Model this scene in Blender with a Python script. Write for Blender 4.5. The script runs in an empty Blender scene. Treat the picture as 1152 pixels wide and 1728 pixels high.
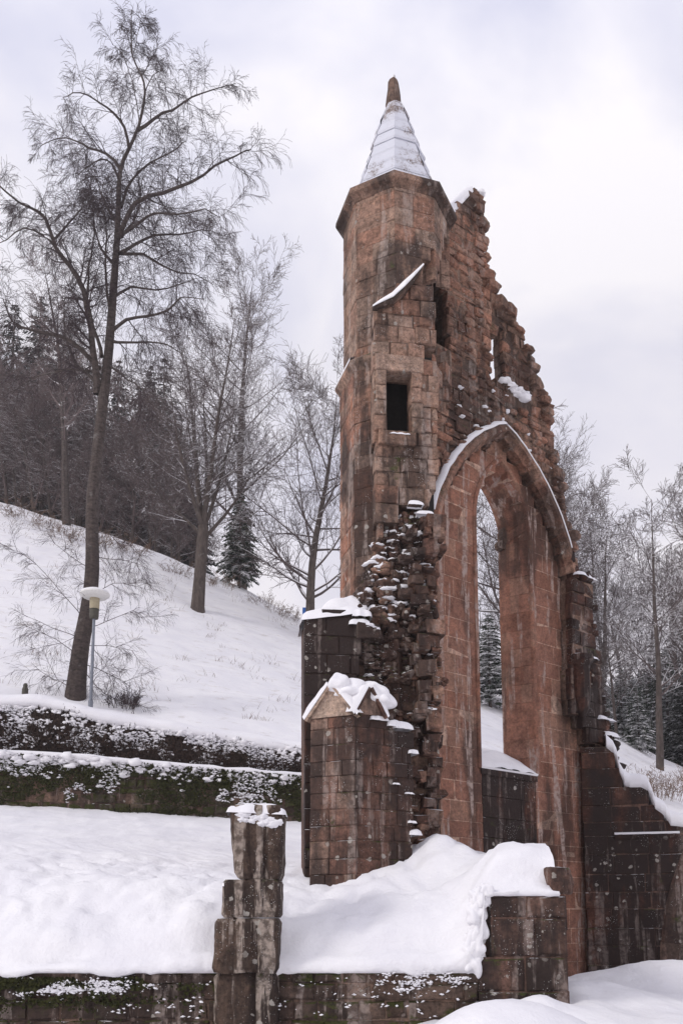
import bpy, math, random
import numpy as np
from mathutils import Vector, noise
R = math.radians
SC = bpy.context.scene
COL = SC.collection

# ------------------------------------------------------------ camera
TILT = R(8); FPX = 1500.0; CZ = 1.6; PYC = 1344.0
cam_d = bpy.data.cameras.new('camera'); cam = bpy.data.objects.new('camera', cam_d); COL.objects.link(cam)
cam.location = (0, 0, CZ); cam.rotation_euler = (R(90) + TILT, 0, 0)
cam_d.sensor_fit = 'VERTICAL'; cam_d.sensor_height = 36.0; cam_d.lens = 36.0 * FPX / 1728.0
cam_d.shift_y = (PYC - 864.0) / 1728.0
cam_d.clip_start = 0.1; cam_d.clip_end = 3000
SC.camera = cam

# ------------------------------------------------------------ world: overcast sky
SUN_EL, SUN_AZ = R(34), R(238)          # sun behind the cloud, over the viewer's left shoulder
w = bpy.data.worlds.new('World'); SC.world = w; w.use_nodes = True
nt = w.node_tree; nt.nodes.clear(); N_ = nt.nodes.new; LK = nt.links.new
out = N_('ShaderNodeOutputWorld'); sky = N_('ShaderNodeTexSky'); sky.sky_type = 'NISHITA'; sky.sun_disc = False
sky.sun_elevation = SUN_EL; sky.sun_rotation = SUN_AZ
b1 = N_('ShaderNodeBackground'); b1.inputs[1].default_value = 0.11; LK(sky.outputs[0], b1.inputs[0])
tc = N_('ShaderNodeTexCoord'); mp = N_('ShaderNodeMapping'); mp.inputs['Scale'].default_value = (1.5, 1.5, 2.4)
mp.inputs['Location'].default_value = (.35, .2, .1)
LK(tc.outputs['Generated'], mp.inputs[0])
n1 = N_('ShaderNodeTexNoise'); n1.inputs['Scale'].default_value = 1.7; n1.inputs['Detail'].default_value = 6; n1.inputs['Roughness'].default_value = .5
n1.inputs['Distortion'].default_value = .3
LK(mp.outputs[0], n1.inputs['Vector'])
cr = N_('ShaderNodeValToRGB'); e = cr.color_ramp.elements
e[0].position = .40; e[0].color = (.54, .55, .69, 1); e[1].position = .60; e[1].color = (.85, .825, .86, 1)
m_ = cr.color_ramp.elements.new(.5); m_.color = (.68, .675, .77, 1)
LK(n1.outputs[0], cr.inputs[0])
# overcast gradient: paler and warmer to the horizon, brighter overhead
sx = N_('ShaderNodeSeparateXYZ'); LK(tc.outputs['Generated'], sx.inputs[0])
hr = N_('ShaderNodeMapRange'); hr.inputs[1].default_value = .16; hr.inputs[2].default_value = .6; hr.inputs[3].default_value = .75; hr.inputs[4].default_value = 0
LK(sx.outputs[2], hr.inputs[0])
hm = N_('ShaderNodeMixRGB'); hm.inputs[2].default_value = (.93, .875, .90, 1); LK(hr.outputs[0], hm.inputs[0]); LK(cr.outputs[0], hm.inputs[1])
b2 = N_('ShaderNodeBackground'); LK(hm.outputs[0], b2.inputs[0])
zr = N_('ShaderNodeMapRange'); zr.inputs[1].default_value = .55; zr.inputs[2].default_value = 1.0; zr.inputs[3].default_value = 1.0; zr.inputs[4].default_value = 1.3
LK(sx.outputs[2], zr.inputs[0]); LK(zr.outputs[0], b2.inputs[1])
gap = N_('ShaderNodeMapRange'); gap.inputs[1].default_value = .30; gap.inputs[2].default_value = .22; gap.inputs[3].default_value = 1.0; gap.inputs[4].default_value = .35
LK(n1.outputs[0], gap.inputs[0])
ms = N_('ShaderNodeMixShader'); LK(gap.outputs[0], ms.inputs[0]); LK(b1.outputs[0], ms.inputs[1]); LK(b2.outputs[0], ms.inputs[2])
LK(ms.outputs[0], out.inputs[0])

sd = bpy.data.lights.new('sun', 'SUN'); sd.energy = 1.15; sd.angle = R(12); sd.color = (1, .96, .91)
so = bpy.data.objects.new('sun', sd); COL.objects.link(so)
sdir = Vector((math.sin(SUN_AZ) * math.cos(SUN_EL), math.cos(SUN_AZ) * math.cos(SUN_EL), math.sin(SUN_EL)))
so.rotation_euler = sdir.to_track_quat('Z', 'Y').to_euler()
VS = SC.view_settings
SC.display_settings.display_device = 'sRGB'; VS.view_transform = 'Standard'; VS.look = 'None'; VS.exposure = 0.2; VS.gamma = 1; VS.use_curve_mapping = False
SC.cycles.use_denoising = True
SC.cycles.max_bounces = 6

# ------------------------------------------------------------ projection helpers (surveying the photograph)
ct, st = math.cos(TILT), math.sin(TILT)
def ray(px, py):
    b = (PYC - py) / FPX
    return ((px - 576) / FPX, ct - st * b, ct * b + st)
def at(px, py, Y):
    d = ray(px, py); k = Y / d[1]
    return Vector((d[0] * k, Y, CZ + d[2] * k))
def elev(py):
    d = ray(576, py); return d[2] / d[1]
def hit(px, py, A, d, n=0):
    """pixel -> (t, z) on the vertical plane through A along d, moved n outwards"""
    Nn = (d[1], -d[0]); r = ray(px, py)
    k = (n + A[0] * Nn[0] + A[1] * Nn[1]) / (r[0] * Nn[0] + r[1] * Nn[1])
    x, y = k * r[0] - A[0], k * r[1] - A[1]
    return (x * d[0] + y * d[1], CZ + k * r[2])
def tz(A, d, pts, n=0): return [hit(p[0], p[1], A, d, n) for p in pts]
def lerp(a, b, t): return a + (b - a) * t
def interp(x, tab):
    if x <= tab[0][0]: return tab[0][1]
    for (x0, y0), (x1, y1) in zip(tab, tab[1:]):
        if x <= x1: return lerp(y0, y1, (x - x0) / (x1 - x0))
    return tab[-1][1]
def sstep(a, b, x):
    t = min(1, max(0, (x - a) / (b - a))); return t * t * (3 - 2 * t)

# ------------------------------------------------------------ mesh builder
class MB:
    def __init__(s): s.v = []; s.f = []; s.t = []; s.m = []
    def add(s, vs, fs, tone=.5, mat=0):
        o = len(s.v); s.v.extend([tuple(p) for p in vs])
        for f in fs: s.f.append(tuple(i + o for i in f)); s.t.append(tone); s.m.append(mat)
    def build(s, name, mats, parent=None, smooth=False, flip=False):
        me = bpy.data.meshes.new(name); me.from_pydata(s.v, [], s.f)
        for m in (mats if isinstance(mats, (list, tuple)) else [mats]): me.materials.append(m)
        me.polygons.foreach_set('material_index', np.array(s.m, dtype=np.int32))
        a = me.attributes.new('tone', 'FLOAT', 'FACE'); a.data.foreach_set('value', np.array(s.t, dtype=np.float32))
        if smooth: me.polygons.foreach_set('use_smooth', np.ones(len(s.f), dtype=bool))
        me.update()
        o = bpy.data.objects.new(name, me); COL.objects.link(o)
        if parent: o.parent = parent
        return o
def tag(o, label=None, cat=None, group=None, kind=None):
    if label: o['label'] = label
    if cat: o['category'] = cat
    if group: o['group'] = group
    if kind: o['kind'] = kind
    return o
def empty(name, loc=(0, 0, 0), rz=0, parent=None):
    o = bpy.data.objects.new(name, None); COL.objects.link(o); o.location = loc; o.rotation_euler = (0, 0, rz)
    o.empty_display_size = .2
    if parent: o.parent = parent
    return o
def copy_tree(o, parent=None):
    c = o.copy(); COL.objects.link(c); c.parent = parent
    for ch in list(o.children): copy_tree(ch, c)
    return c

# ------------------------------------------------------------ materials
class NM:
    def __init__(s, name):
        s.m = bpy.data.materials.new(name); s.m.use_nodes = True; s.t = s.m.node_tree; s.t.nodes.clear()
        s.out = s.n('ShaderNodeOutputMaterial'); s.p = s.n('ShaderNodeBsdfPrincipled'); s.l(s.p.outputs[0], s.out.inputs[0])
        s.tc = s.n('ShaderNodeTexCoord')
    def n(s, t): return s.t.nodes.new(t)
    def l(s, a, b): s.t.links.new(a, b)
    def noise(s, sc, det=4, rough=.55, scale=None, loc=None, src='Object', dist=0):
        x = s.n('ShaderNodeTexNoise'); x.inputs['Scale'].default_value = sc; x.inputs['Detail'].default_value = det; x.inputs['Roughness'].default_value = rough
        x.inputs['Distortion'].default_value = dist
        if scale or loc:
            mp = s.n('ShaderNodeMapping')
            if scale: mp.inputs['Scale'].default_value = scale
            if loc: mp.inputs['Location'].default_value = loc
            s.l(s.tc.outputs[src], mp.inputs[0]); s.l(mp.outputs[0], x.inputs['Vector'])
        else: s.l(s.tc.outputs[src], x.inputs['Vector'])
        return x.outputs[0]
    def rng(s, v, a, b, c=0, d=1):
        x = s.n('ShaderNodeMapRange'); x.interpolation_type = 'SMOOTHSTEP'
        for i, k in enumerate((a, b, c, d)): x.inputs[i + 1].default_value = k
        s.l(v, x.inputs[0]); return x.outputs[0]
    def math(s, op, a, b):
        x = s.n('ShaderNodeMath'); x.operation = op
        for i, k in enumerate((a, b)):
            if isinstance(k, (int, float)): x.inputs[i].default_value = k
            else: s.l(k, x.inputs[i])
        return x.outputs[0]
    def mix(s, fac, a, b, mode='MIX'):
        x = s.n('ShaderNodeMixRGB'); x.blend_type = mode
        for i, k in enumerate((fac, a, b)):
            if isinstance(k, (int, float)): x.inputs[i].default_value = k if i == 0 else k
            elif isinstance(k, tuple): x.inputs[i].default_value = k + (1,) if len(k) == 3 else k
            else: s.l(k, x.inputs[i])
        return x.outputs[0]
    def ramp(s, v, stops):
        x = s.n('ShaderNodeValToRGB'); el = x.color_ramp.elements
        while len(el) < len(stops): el.new(.5)
        for e_, (p, c) in zip(el, stops): e_.position = p; e_.color = c + (1,)
        s.l(v, x.inputs[0]); return x.outputs[0]
    def up(s):
        g = s.n('ShaderNodeNewGeometry'); x = s.n('ShaderNodeSeparateXYZ'); s.l(g.outputs['True Normal'], x.inputs[0]); return x.outputs[2]
    def bump(s, h, strength=.5, dist=.02, prev=None):
        x = s.n('ShaderNodeBump'); x.inputs['Strength'].default_value = strength; x.inputs['Distance'].default_value = dist; s.l(h, x.inputs['Height'])
        if prev is not None: s.l(prev, x.inputs['Normal'])
        return x.outputs[0]
    def done(s, col, rough=.9, nrm=None):
        if isinstance(col, tuple): s.p.inputs['Base Color'].default_value = col + (1,)
        else: s.l(col, s.p.inputs['Base Color'])
        if isinstance(rough, (int, float)): s.p.inputs['Roughness'].default_value = rough
        else: s.l(rough, s.p.inputs['Roughness'])
        s.p.inputs['Specular IOR Level'].default_value = .25
        if nrm is not None: s.l(nrm, s.p.inputs['Normal'])
        return s.m
SNOWC = (.83, .82, .835)
def stone(name, cols, stain=.5, stain_lo=.5, lime=.3, lichen=.4, moss=0.0, snow=.7, bump=.6, grain=1.0, dark=(.022, .014, .012), lc=(.44, .36, .32), snow_n=.2, mottle=.75):
    s = NM(name)
    a = s.n('ShaderNodeAttribute'); a.attribute_name = 'tone'
    k = len(cols); base = s.ramp(a.outputs['Fac'], [((i + .15) / k, c) for i, c in enumerate(cols)])
    f1 = s.noise(3.1, 9, .68); f2 = s.noise(22 * grain, 6, .7)
    base = s.mix(1, base, s.ramp(f1, [(.3, (.6, .57, .55)), (.5, (1, 1, 1)), (.72, (1.3, 1.22, 1.15))]), 'MULTIPLY')
    base = s.mix(.8, base, s.ramp(f2, [(.3, (.55, .55, .55)), (.5, (1, 1, 1)), (.7, (1.4, 1.38, 1.35))]), 'MULTIPLY')
    base = s.mix(1, base, (1.05, .96, .87), 'MULTIPLY')
    f3 = s.noise(8.5, 9, .78, loc=(5, 9, 2))
    base = s.mix(mottle, base, s.ramp(f3, [(.36, (.30, .28, .27)), (.5, (1, 1, 1)), (.64, (1.5, 1.45, 1.42))]), 'MULTIPLY')
    # rain-washed black algae in vertical runs
    s1 = s.noise(1.5, 6, .6, (1.2, 1.2, .13)); s2 = s.noise(.55, 5, .6, loc=(3, 7, 1))
    sm = s.rng(s.math('ADD', s.math('MULTIPLY', s1, .6), s.math('MULTIPLY', s2, .6)), stain_lo + .05, stain_lo + .18, 0, stain)
    base = s.mix(sm, base, dark)
    l1 = s.noise(2.6, 5, .6, (1.6, 1.6, .16), (11, 2, 5)); l2 = s.noise(9, 4, .6)
    lm = s.math('MULTIPLY', s.rng(l1, .54, .60, 0, lime), s.rng(l2, .38, .6, .25, 1))
    base = s.mix(lm, base, lc)
    if lichen:
        v = s.n('ShaderNodeTexVoronoi'); v.inputs['Scale'].default_value = 5.5; v.inputs['Randomness'].default_value = 1
        wob = s.n('ShaderNodeMixRGB'); wob.inputs[0].default_value = .08
        s.l(s.tc.outputs['Object'], wob.inputs[1]); nn = s.n('ShaderNodeTexNoise'); nn.inputs['Scale'].default_value = 14; s.l(s.tc.outputs['Object'], nn.inputs['Vector'])
        s.l(nn.outputs[1], wob.inputs[2]); s.l(wob.outputs[0], v.inputs['Vector'])
        sc_ = s.n('ShaderNodeSeparateColor'); s.l(v.outputs['Color'], sc_.inputs[0])
        thr = s.math('MULTIPLY', sc_.outputs[0], .30)
        d = s.math('SUBTRACT', thr, v.outputs['Distance'])
        vm = s.math('MULTIPLY', s.rng(d, .0, .05, 0, 1), s.rng(s.noise(.8, 3), .62 - lichen * .3, .72 - lichen * .2, 0, .85))
        base = s.mix(vm, base, (.40, .37, .33))
        v2 = s.n('ShaderNodeTexVoronoi'); v2.inputs['Scale'].default_value = 26; s.l(s.tc.outputs['Object'], v2.inputs['Vector'])
        vm2 = s.math('MULTIPLY', s.rng(v2.outputs['Distance'], .20, .12, 0, 1), s.rng(s.noise(2.2, 3), .62 - lichen * .16, .70 - lichen * .1, 0, .9))
        base = s.mix(vm2, base, (.62, .60, .58))
    upv = s.up()
    if moss:
        mm = s.rng(s.math('ADD', s.noise(2.3, 6, .65), s.math('MULTIPLY', upv, .18)), .66 - moss * .25, .76 - moss * .22, 0, .9)
        base = s.mix(mm, base, s.ramp(s.noise(30, 3), [(.3, (.018, .022, .006)), (.7, (.07, .075, .015))]))
    if snow:
        sn = s.rng(s.math('ADD', upv, s.math('MULTIPLY', s.math('SUBTRACT', s.noise(5, 4), .5), snow_n * 5)), 1.22 - snow * .42, 1.34 - snow * .42, 0, 1)
        base = s.mix(sn, base, SNOWC)
    b = s.bump(f2, bump, .02); b = s.bump(f1, bump, .05, b); b = s.bump(f3, bump, .035, b)
    return s.done(base, s.rng(sm, 0, 1, .92, .7), b)

TONE_RED = [(.19, .098, .073), (.225, .12, .091), (.25, .135, .104), (.205, .112, .088), (.245, .15, .118)]
TONE_TWR = [(.23, .16, .133), (.27, .19, .157), (.30, .205, .165), (.255, .19, .16), (.32, .245, .21), (.27, .165, .13)]
TONE_TWL = [(.24, .135, .105), (.28, .165, .132), (.22, .15, .122), (.31, .175, .132), (.27, .2, .168), (.30, .155, .112)]
TONE_RUB = [(.20, .115, .09), (.26, .158, .124), (.29, .195, .158), (.24, .165, .134), (.32, .18, .135)]
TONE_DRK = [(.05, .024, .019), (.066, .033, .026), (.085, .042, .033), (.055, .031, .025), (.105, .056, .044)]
TONE_BUT = [(.15, .09, .072), (.25, .135, .107), (.11, .075, .064), (.30, .17, .137), (.18, .125, .108), (.33, .245, .21)]
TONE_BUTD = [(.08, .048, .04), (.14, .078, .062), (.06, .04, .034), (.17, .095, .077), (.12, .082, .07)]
TONE_FW = [(.06, .046, .04), (.095, .068, .058), (.075, .055, .047), (.135, .102, .088)]
M_RED = stone('red_sandstone_ashlar', TONE_RED, .7, .53, 1.0, .0, .0, .5, .3, lc=(.36, .28, .245), mottle=.4)
M_RUB = stone('red_rubble_stone', TONE_RUB, .7, .50, .3, .4, .1, .8, .9)
M_TWR = stone('turret_sandstone', TONE_TWR, .8, .51, .5, .6, .06, .55, .9)
M_COR = stone('mossy_cornice_stone', TONE_TWR[:2], .85, .46, .3, .6, .25, .9, .9)
M_TWL = stone('lower_turret_sandstone', TONE_TWL, .85, .49, .5, .5, .05, .55, .9)
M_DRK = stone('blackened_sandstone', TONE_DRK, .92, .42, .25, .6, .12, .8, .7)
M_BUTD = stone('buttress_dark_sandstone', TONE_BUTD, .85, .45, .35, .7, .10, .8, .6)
M_PIR = stone('pier_rubble_stone', TONE_BUTD[1:] + TONE_RUB[:3], .8, .47, .3, .6, .12, 1.0, .9)
M_BLK = stone('lichened_dark_block', [(.085, .055, .046), (.12, .076, .064), (.10, .07, .06), (.15, .092, .078)], .9, .44, .4, 1.0, .2, .8, .8)
M_GBL = stone('pale_gable_stone', [(.33, .26, .22), (.38, .31, .27)], .5, .54, .5, .7, .0, .5, .8)
M_BUT = stone('buttress_sandstone', TONE_BUT, .8, .47, .4, .7, .08, .8, .6)
M_FW = stone('mossy_low_wall_stone', TONE_FW, .7, .48, .5, .6, .42, .6, .9)
M_PIL = stone('weathered_pillar_stone', [(.075, .055, .046), (.105, .078, .065), (.085, .063, .053)], .8, .46, .9, .9, .12, .7, .9, lc=(.40, .33, .28))
M_CORE = stone('old_lime_mortar', [(.15, .105, .087), (.20, .145, .12)], .7, .48, .4, .3, .1, .6, 1.0)
M_JOINT = stone('pale_lime_joint', [(.38, .27, .225), (.42, .31, .26)], .6, .52, .3, .0, .0, .3, .5)
M_JTWR = stone('turret_joint', [(.26, .19, .16), (.30, .22, .19)], .7, .5, .4, .3, .0, .3, .6)
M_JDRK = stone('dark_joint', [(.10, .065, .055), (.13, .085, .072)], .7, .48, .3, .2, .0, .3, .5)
M_MOSSW = stone('moss_covered_rubble', [(.07, .055, .042), (.10, .082, .062), (.13, .11, .085)], .6, .48, .2, .4, .95, .8, .9, dark=(.012, .012, .008))

def snow_mat(name, s1=.5, d1=.08, sc=2.2, col=SNOWC, dirt=.0):
    s = NM(name)
    a = s.noise(sc, 5, .55); b = s.noise(sc * 7, 5, .6); c = s.noise(90, 2)
    g_ = s.noise(13, 4, .6, dist=.4); n = s.bump(g_, s1 * .8, .03); n = s.bump(a, s1, d1, n); n = s.bump(b, s1 * .6, .02, n); n = s.bump(c, .35, .006, n)
    base = s.mix(s.rng(s.noise(.7, 4), .35, .65), (.765, .755, .785), col)
    if dirt: base = s.mix(s.math('MULTIPLY', s.rng(s.noise(1.1, 8, .72, (1, 1, 2.5)), .54, .70), dirt), base, (.42, .36, .30))
    return s.done(base, .65, n)
M_SNOW = snow_mat('snow'); M_SNOWT = snow_mat('trampled_snow', .5, .10, 2.2)
M_SNOWH = snow_mat('hillside_snow', .6, .12, .9, SNOWC, .5)

def bark(name, c1, c2, snow=.5, sc=6, zs=.35):
    s = NM(name); a = s.noise(sc, 6, .7, (1, 1, zs)); col = s.ramp(a, [(.3, c1), (.7, c2)])
    col = s.mix(s.rng(s.noise(2.6, 4, .6, loc=(4, 1, 8)), .6, .72, 0, .55), col, (.20, .19, .18))
    if snow: col = s.mix(s.rng(s.math('ADD', s.up(), s.math('MULTIPLY', s.noise(3.2, 3), .7)), 1.25 - snow * .62, 1.4 - snow * .62, 0, .95), col, SNOWC)
    return s.done(col, .9, s.bump(a, .8, .04))
M_BIRCH = bark('birch_bark', (.018, .013, .012), (.115, .09, .08), .15, 5, 1.9)
M_BTWIG = bark('birch_twig', (.035, .024, .027), (.07, .05, .052), .06)
M_BARK = bark('snowy_bark', (.035, .026, .023), (.12, .095, .082), .5)
M_TWIG = bark('snowy_twig', (.055, .04, .04), (.12, .094, .088), .98)
M_FTWIG = bark('forest_twig', (.10, .072, .07), (.18, .138, .13), .75)
def needles(name, c1, c2, snow):
    s = NM(name); a = s.n('ShaderNodeAttribute'); a.attribute_name = 'tone'
    col = s.ramp(a.outputs['Fac'], [(.1, c1), (.9, c2)])
    g = s.n('ShaderNodeNewGeometry'); x = s.n('ShaderNodeSeparateXYZ'); s.l(g.outputs['Normal'], x.inputs[0])
    ab = s.math('ABSOLUTE', x.outputs[2], 0)
    sn = s.rng(s.math('ADD', ab, s.math('MULTIPLY', s.math('SUBTRACT', s.noise(1.6, 4, .65), .5), 2.2)), 1.2 - snow * .7, 1.34 - snow * .7, 0, 1)
    return s.done(s.mix(sn, col, SNOWC), .8)
M_NDARK = needles('dark_conifer_needles', (.016, .019, .015), (.05, .054, .042), .38)
M_NSNOW = needles('snowy_conifer_needles', (.010, .018, .010), (.045, .06, .035), .72)
M_NFAR = needles('far_conifer_needles', (.03, .035, .036), (.06, .065, .065), .5)
def plain(name, col, rough=.6, var=.25, metal=0):
    s = NM(name); a = s.noise(14, 5, .6); c = s.mix(1, col, s.ramp(a, [(.3, (1 - var,) * 3), (.7, (1 + var,) * 3)]), 'MULTIPLY')
    m = s.done(c, rough, s.bump(a, .15, .01)); s.p.inputs['Metallic'].default_value = metal; return m
M_LEAF = plain('withered_hedge_leaf', (.034, .021, .016), .8, .9)
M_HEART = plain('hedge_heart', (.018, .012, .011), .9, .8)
M_MOSSL = plain('moss_tuft', (.027, .028, .008), .9, .9)
M_REED = plain('dry_stalks', (.16, .105, .075), .9, .4)
M_GALV = plain('galvanised_pole', (.20, .215, .25), .5, .15, .3)
M_LAMPW = plain('lamp_shade_white', (.72, .71, .68), .5, .08)
M_GLASS = plain('lamp_glass_amber', (.36, .31, .21), .25, .15)
M_LDARK = plain('lamp_collar', (.07, .065, .05), .5, .2)
M_BLUE = plain('blue_sign_face', (.05, .16, .50), .5, .1)
M_FAR = None

# ------------------------------------------------------------ masonry
def intervals(polys, z):
    xs = []
    for P in polys:
        for (x0, y0), (x1, y1) in zip(P, P[1:] + P[:1]):
            if (y0 <= z) != (y1 <= z): xs.append(x0 + (z - y0) / (y1 - y0) * (x1 - x0))
    xs.sort()
    return [(xs[i], xs[i + 1]) for i in range(0, len(xs) - 1, 2)]
def facing(mb, A, d, polys, rnd, ch=(.34, .46), bl=(.45, .95), depth=.22, rough=.008, bev=.014, joint=.010, jit=.012,
           ragged=0, thick=1.0, batter=0, n0=0, core=True, tone=(0, 1), zshift=None, skip=0, course_seed=None, cdep=.03):
    Nn = (d[1], -d[0])
    def W(t, z, n): return (A[0] + d[0] * t + Nn[0] * n, A[1] + d[1] * t + Nn[1] * n, z)
    z0 = min(p[1] for P in polys for p in P); z1 = max(p[1] for P in polys for p in P)
    rc = random.Random(course_seed) if course_seed is not None else rnd
    z = z0
    if course_seed is not None:           # courses shared by neighbouring faces
        z = course_seed_z.get(course_seed, z0)
        while z > z0: z -= .4
    while z < z1 - .02:
        h = rc.uniform(*ch); zt = z + h
        if zt > z1 - .12 and course_seed is None: zt = z1; h = zt - z
        zm = (z + zt) / 2
        if zt > z0 + .02:
            zb = max(z, z0); zz = min(zt, z1)
            for a, b in intervals(polys, min(max(zm, z0 + .01), z1 - .01)):
                if ragged: a += rnd.uniform(-ragged, ragged); b += rnd.uniform(-ragged, ragged)
                if b - a < .06: continue
                nb = n0 - batter * (zm - z0)
                if core:
                    c0, c1, k0, k1 = a + .03, b - .03, nb - cdep - rnd.random() * .004, nb - thick
                    vs = [W(c0, zb, k0), W(c1, zb, k0), W(c1, zz, k0), W(c0, zz, k0), W(c0, zb, k1), W(c1, zb, k1), W(c1, zz, k1), W(c0, zz, k1)]
                    mb.add(vs, [(0, 1, 2, 3), (5, 4, 7, 6), (1, 5, 6, 2), (4, 0, 3, 7), (3, 2, 6, 7), (4, 5, 1, 0)], rnd.random(), 1)
                t = a
                while t < b - .01:
                    L = rnd.uniform(*bl); e_ = t + L
                    if e_ > b - bl[0] * .45: e_ = b
                    if skip and rnd.random() < skip: t = e_; continue
                    dd = nb + rnd.uniform(-jit, jit); tn = lerp(tone[0], tone[1], rnd.random())
                    j = joint / 2; x0, x1, y0, y1 = t + j, e_ - j, zb + j, zz - j
                    J = lambda: rnd.uniform(-rough, rough)
                    q = [(x0, y0), (x1, y0), (x1, y1), (x0, y1)]
                    q = [(p[0] + J() * .6, p[1] + J() * .6) for p in q]
                    bv = bev * rnd.uniform(.7, 1.5); sg = [(1, 1), (-1, 1), (-1, -1), (1, -1)]
                    vs = [W(p[0], p[1], nb - depth) for p in q] + [W(p[0], p[1], dd - bv) for p in q] + \
                         [W(p[0] + s_[0] * bv + J(), p[1] + s_[1] * bv + J(), dd + J()) for p, s_ in zip(q, sg)]
                    cx, cy = (x0 + x1) / 2 + J() * 5, (y0 + y1) / 2 + J() * 4
                    vs.append(W(cx, cy, dd + rough * rnd.uniform(-.6, 1.8)))
                    fs = []
                    for i in range(4):
                        k = (i + 1) % 4
                        fs += [(i, k, 4 + k, 4 + i), (4 + i, 4 + k, 8 + k, 8 + i), (8 + i, 8 + k, 12)]
                    mb.add(vs, fs, tn, 0)
                    t = e_
        z = zt
course_seed_z = {}
# icosphere for stones and snow lumps
def _ico():
    p = (1 + 5 ** .5) / 2
    v = [(-1, p, 0), (1, p, 0), (-1, -p, 0), (1, -p, 0), (0, -1, p), (0, 1, p), (0, -1, -p), (0, 1, -p), (p, 0, -1), (p, 0, 1), (-p, 0, -1), (-p, 0, 1)]
    v = [Vector(a).normalized() for a in v]
    f = [(0, 11, 5), (0, 5, 1), (0, 1, 7), (0, 7, 10), (0, 10, 11), (1, 5, 9), (5, 11, 4), (11, 10, 2), (10, 7, 6), (7, 1, 8), (3, 9, 4), (3, 4, 2), (3, 2, 6), (3, 6, 8), (3, 8, 9), (4, 9, 5), (2, 4, 11), (6, 2, 10), (8, 6, 7), (9, 8, 1)]
    lv = [(list(v), list(f))]
    for _ in range(3):
        v = list(v); mid = {}; nf = []
        def m(a, b):
            k = (min(a, b), max(a, b))
            if k not in mid: v.append(((v[a] + v[b]) / 2).normalized()); mid[k] = len(v) - 1
            return mid[k]
        for a, b, c in f:
            x, y, zz = m(a, b), m(b, c), m(c, a); nf += [(a, x, zz), (b, y, x), (c, zz, y), (x, y, zz)]
        f = nf; lv.append((list(v), list(f)))
    return lv
ICO = _ico()
def rock(mb, c, r, rnd, sub=1, amp=.3, mat=0, box=.0, rz=None):
    v, f = ICO[sub]; o = Vector((rnd.uniform(-50, 50),) * 3); rz = rnd.uniform(0, 6.28) if rz is None else rz
    cr_, sr = math.cos(rz), math.sin(rz); vs = []
    for p in v:
        k = 1 + amp * noise.noise(p * 1.3 + o)
        if box:
            mx = max(abs(p.x), abs(p.y), abs(p.z)); k *= lerp(1, .8 / mx, box)
        x, y, z = p.x * k * r[0], p.y * k * r[1], p.z * k * r[2]
        vs.append((c[0] + x * cr_ - y * sr, c[1] + x * sr + y * cr_, c[2] + z))
    mb.add(vs, f, rnd.random(), mat)
def lump(mb, c, r, rnd, sub=2, amp=.35, freq=1.4, low=.5):
    """soft pile of snow: dome with a flattened underside"""
    v, f = ICO[sub]; o = Vector((rnd.uniform(-50, 50), rnd.uniform(-50, 50), 3)); vs = []
    for p in v:
        k = 1 + amp * noise.noise(p * freq + o)
        z = p.z * k; z = z if z > 0 else z * low
        vs.append((c[0] + p.x * k * r[0], c[1] + p.y * k * r[1], c[2] + z * r[2]))
    mb.add(vs, f)
def pillow(mb, W, t0, t1, n0, n1, zf, h, seed=0, nu=16, nv=10, droop=.03, wob=.16):
    """a cushion of snow lying on a ledge given in a wall's own frame"""
    vs = []
    for i in range(nu + 1):
        for j in range(nv + 1):
            f, g = -1 + 2 * i / nu, -1 + 2 * j / nv; f = math.copysign(abs(f) ** .75, f); g = math.copysign(abs(g) ** .75, g)
            wx = noise.noise(Vector((g * 1.4, seed * 3.1, f)));  wy = noise.noise(Vector((f * 2.2, seed * 5.7, g)))
            t = (t0 + t1) / 2 + f * (t1 - t0) / 2 * (1 + wob * wx); n = (n0 + n1) / 2 + g * (n1 - n0) / 2 * (1 + wob * 1.3 * wy)
            e_ = max(0, (1 - f ** 4) * (1 - g ** 4)) ** .42; q = noise.noise(Vector((t * 2.3, n * 2.3, seed * 1.9)))
            z0 = zf(t) if callable(zf) else zf
            vs.append(W(t, z0 - droop * (1 - e_) + h * e_ * (1 + .45 * q), n))
    mb.add(vs, [(i * (nv + 1) + j, (i + 1) * (nv + 1) + j, (i + 1) * (nv + 1) + j + 1, i * (nv + 1) + j + 1) for i in range(nu) for j in range(nv)])
def sweep(mb, frames, prof, tones=None, mat=0, closed=True, cap=True):
    n = len(prof); vs = []
    for o, a, b in frames:
        for u_, v_ in prof: vs.append(Vector(o) + Vector(a) * u_ + Vector(b) * v_)
    base = 0
    for i in range(len(frames) - 1):
        fs = []
        for k in range(n if closed else n - 1):
            k2 = (k + 1) % n
            fs.append((k, k2, n + k2, n + k))
        mb.add(vs[i * n:(i + 2) * n], fs, tones[i] if tones else .5, mat)
    if cap:
        mb.add(vs[:n], [tuple(range(n - 1, -1, -1))], .5, mat); mb.add(vs[-n:], [tuple(range(n))], .5, mat)
def lathe(mb, c, prof, seg=24, tone=.5, mat=0):
    vs = []
    for r, z in prof:
        for k in range(seg):
            a = 2 * math.pi * k / seg; vs.append((c[0] + r * math.cos(a), c[1] + r * math.sin(a), c[2] + z))
    fs = []
    for i in range(len(prof) - 1):
        for k in range(seg):
            k2 = (k + 1) % seg; fs.append((i * seg + k, i * seg + k2, (i + 1) * seg + k2, (i + 1) * seg + k))
    mb.add(vs, fs, tone, mat)

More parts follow.
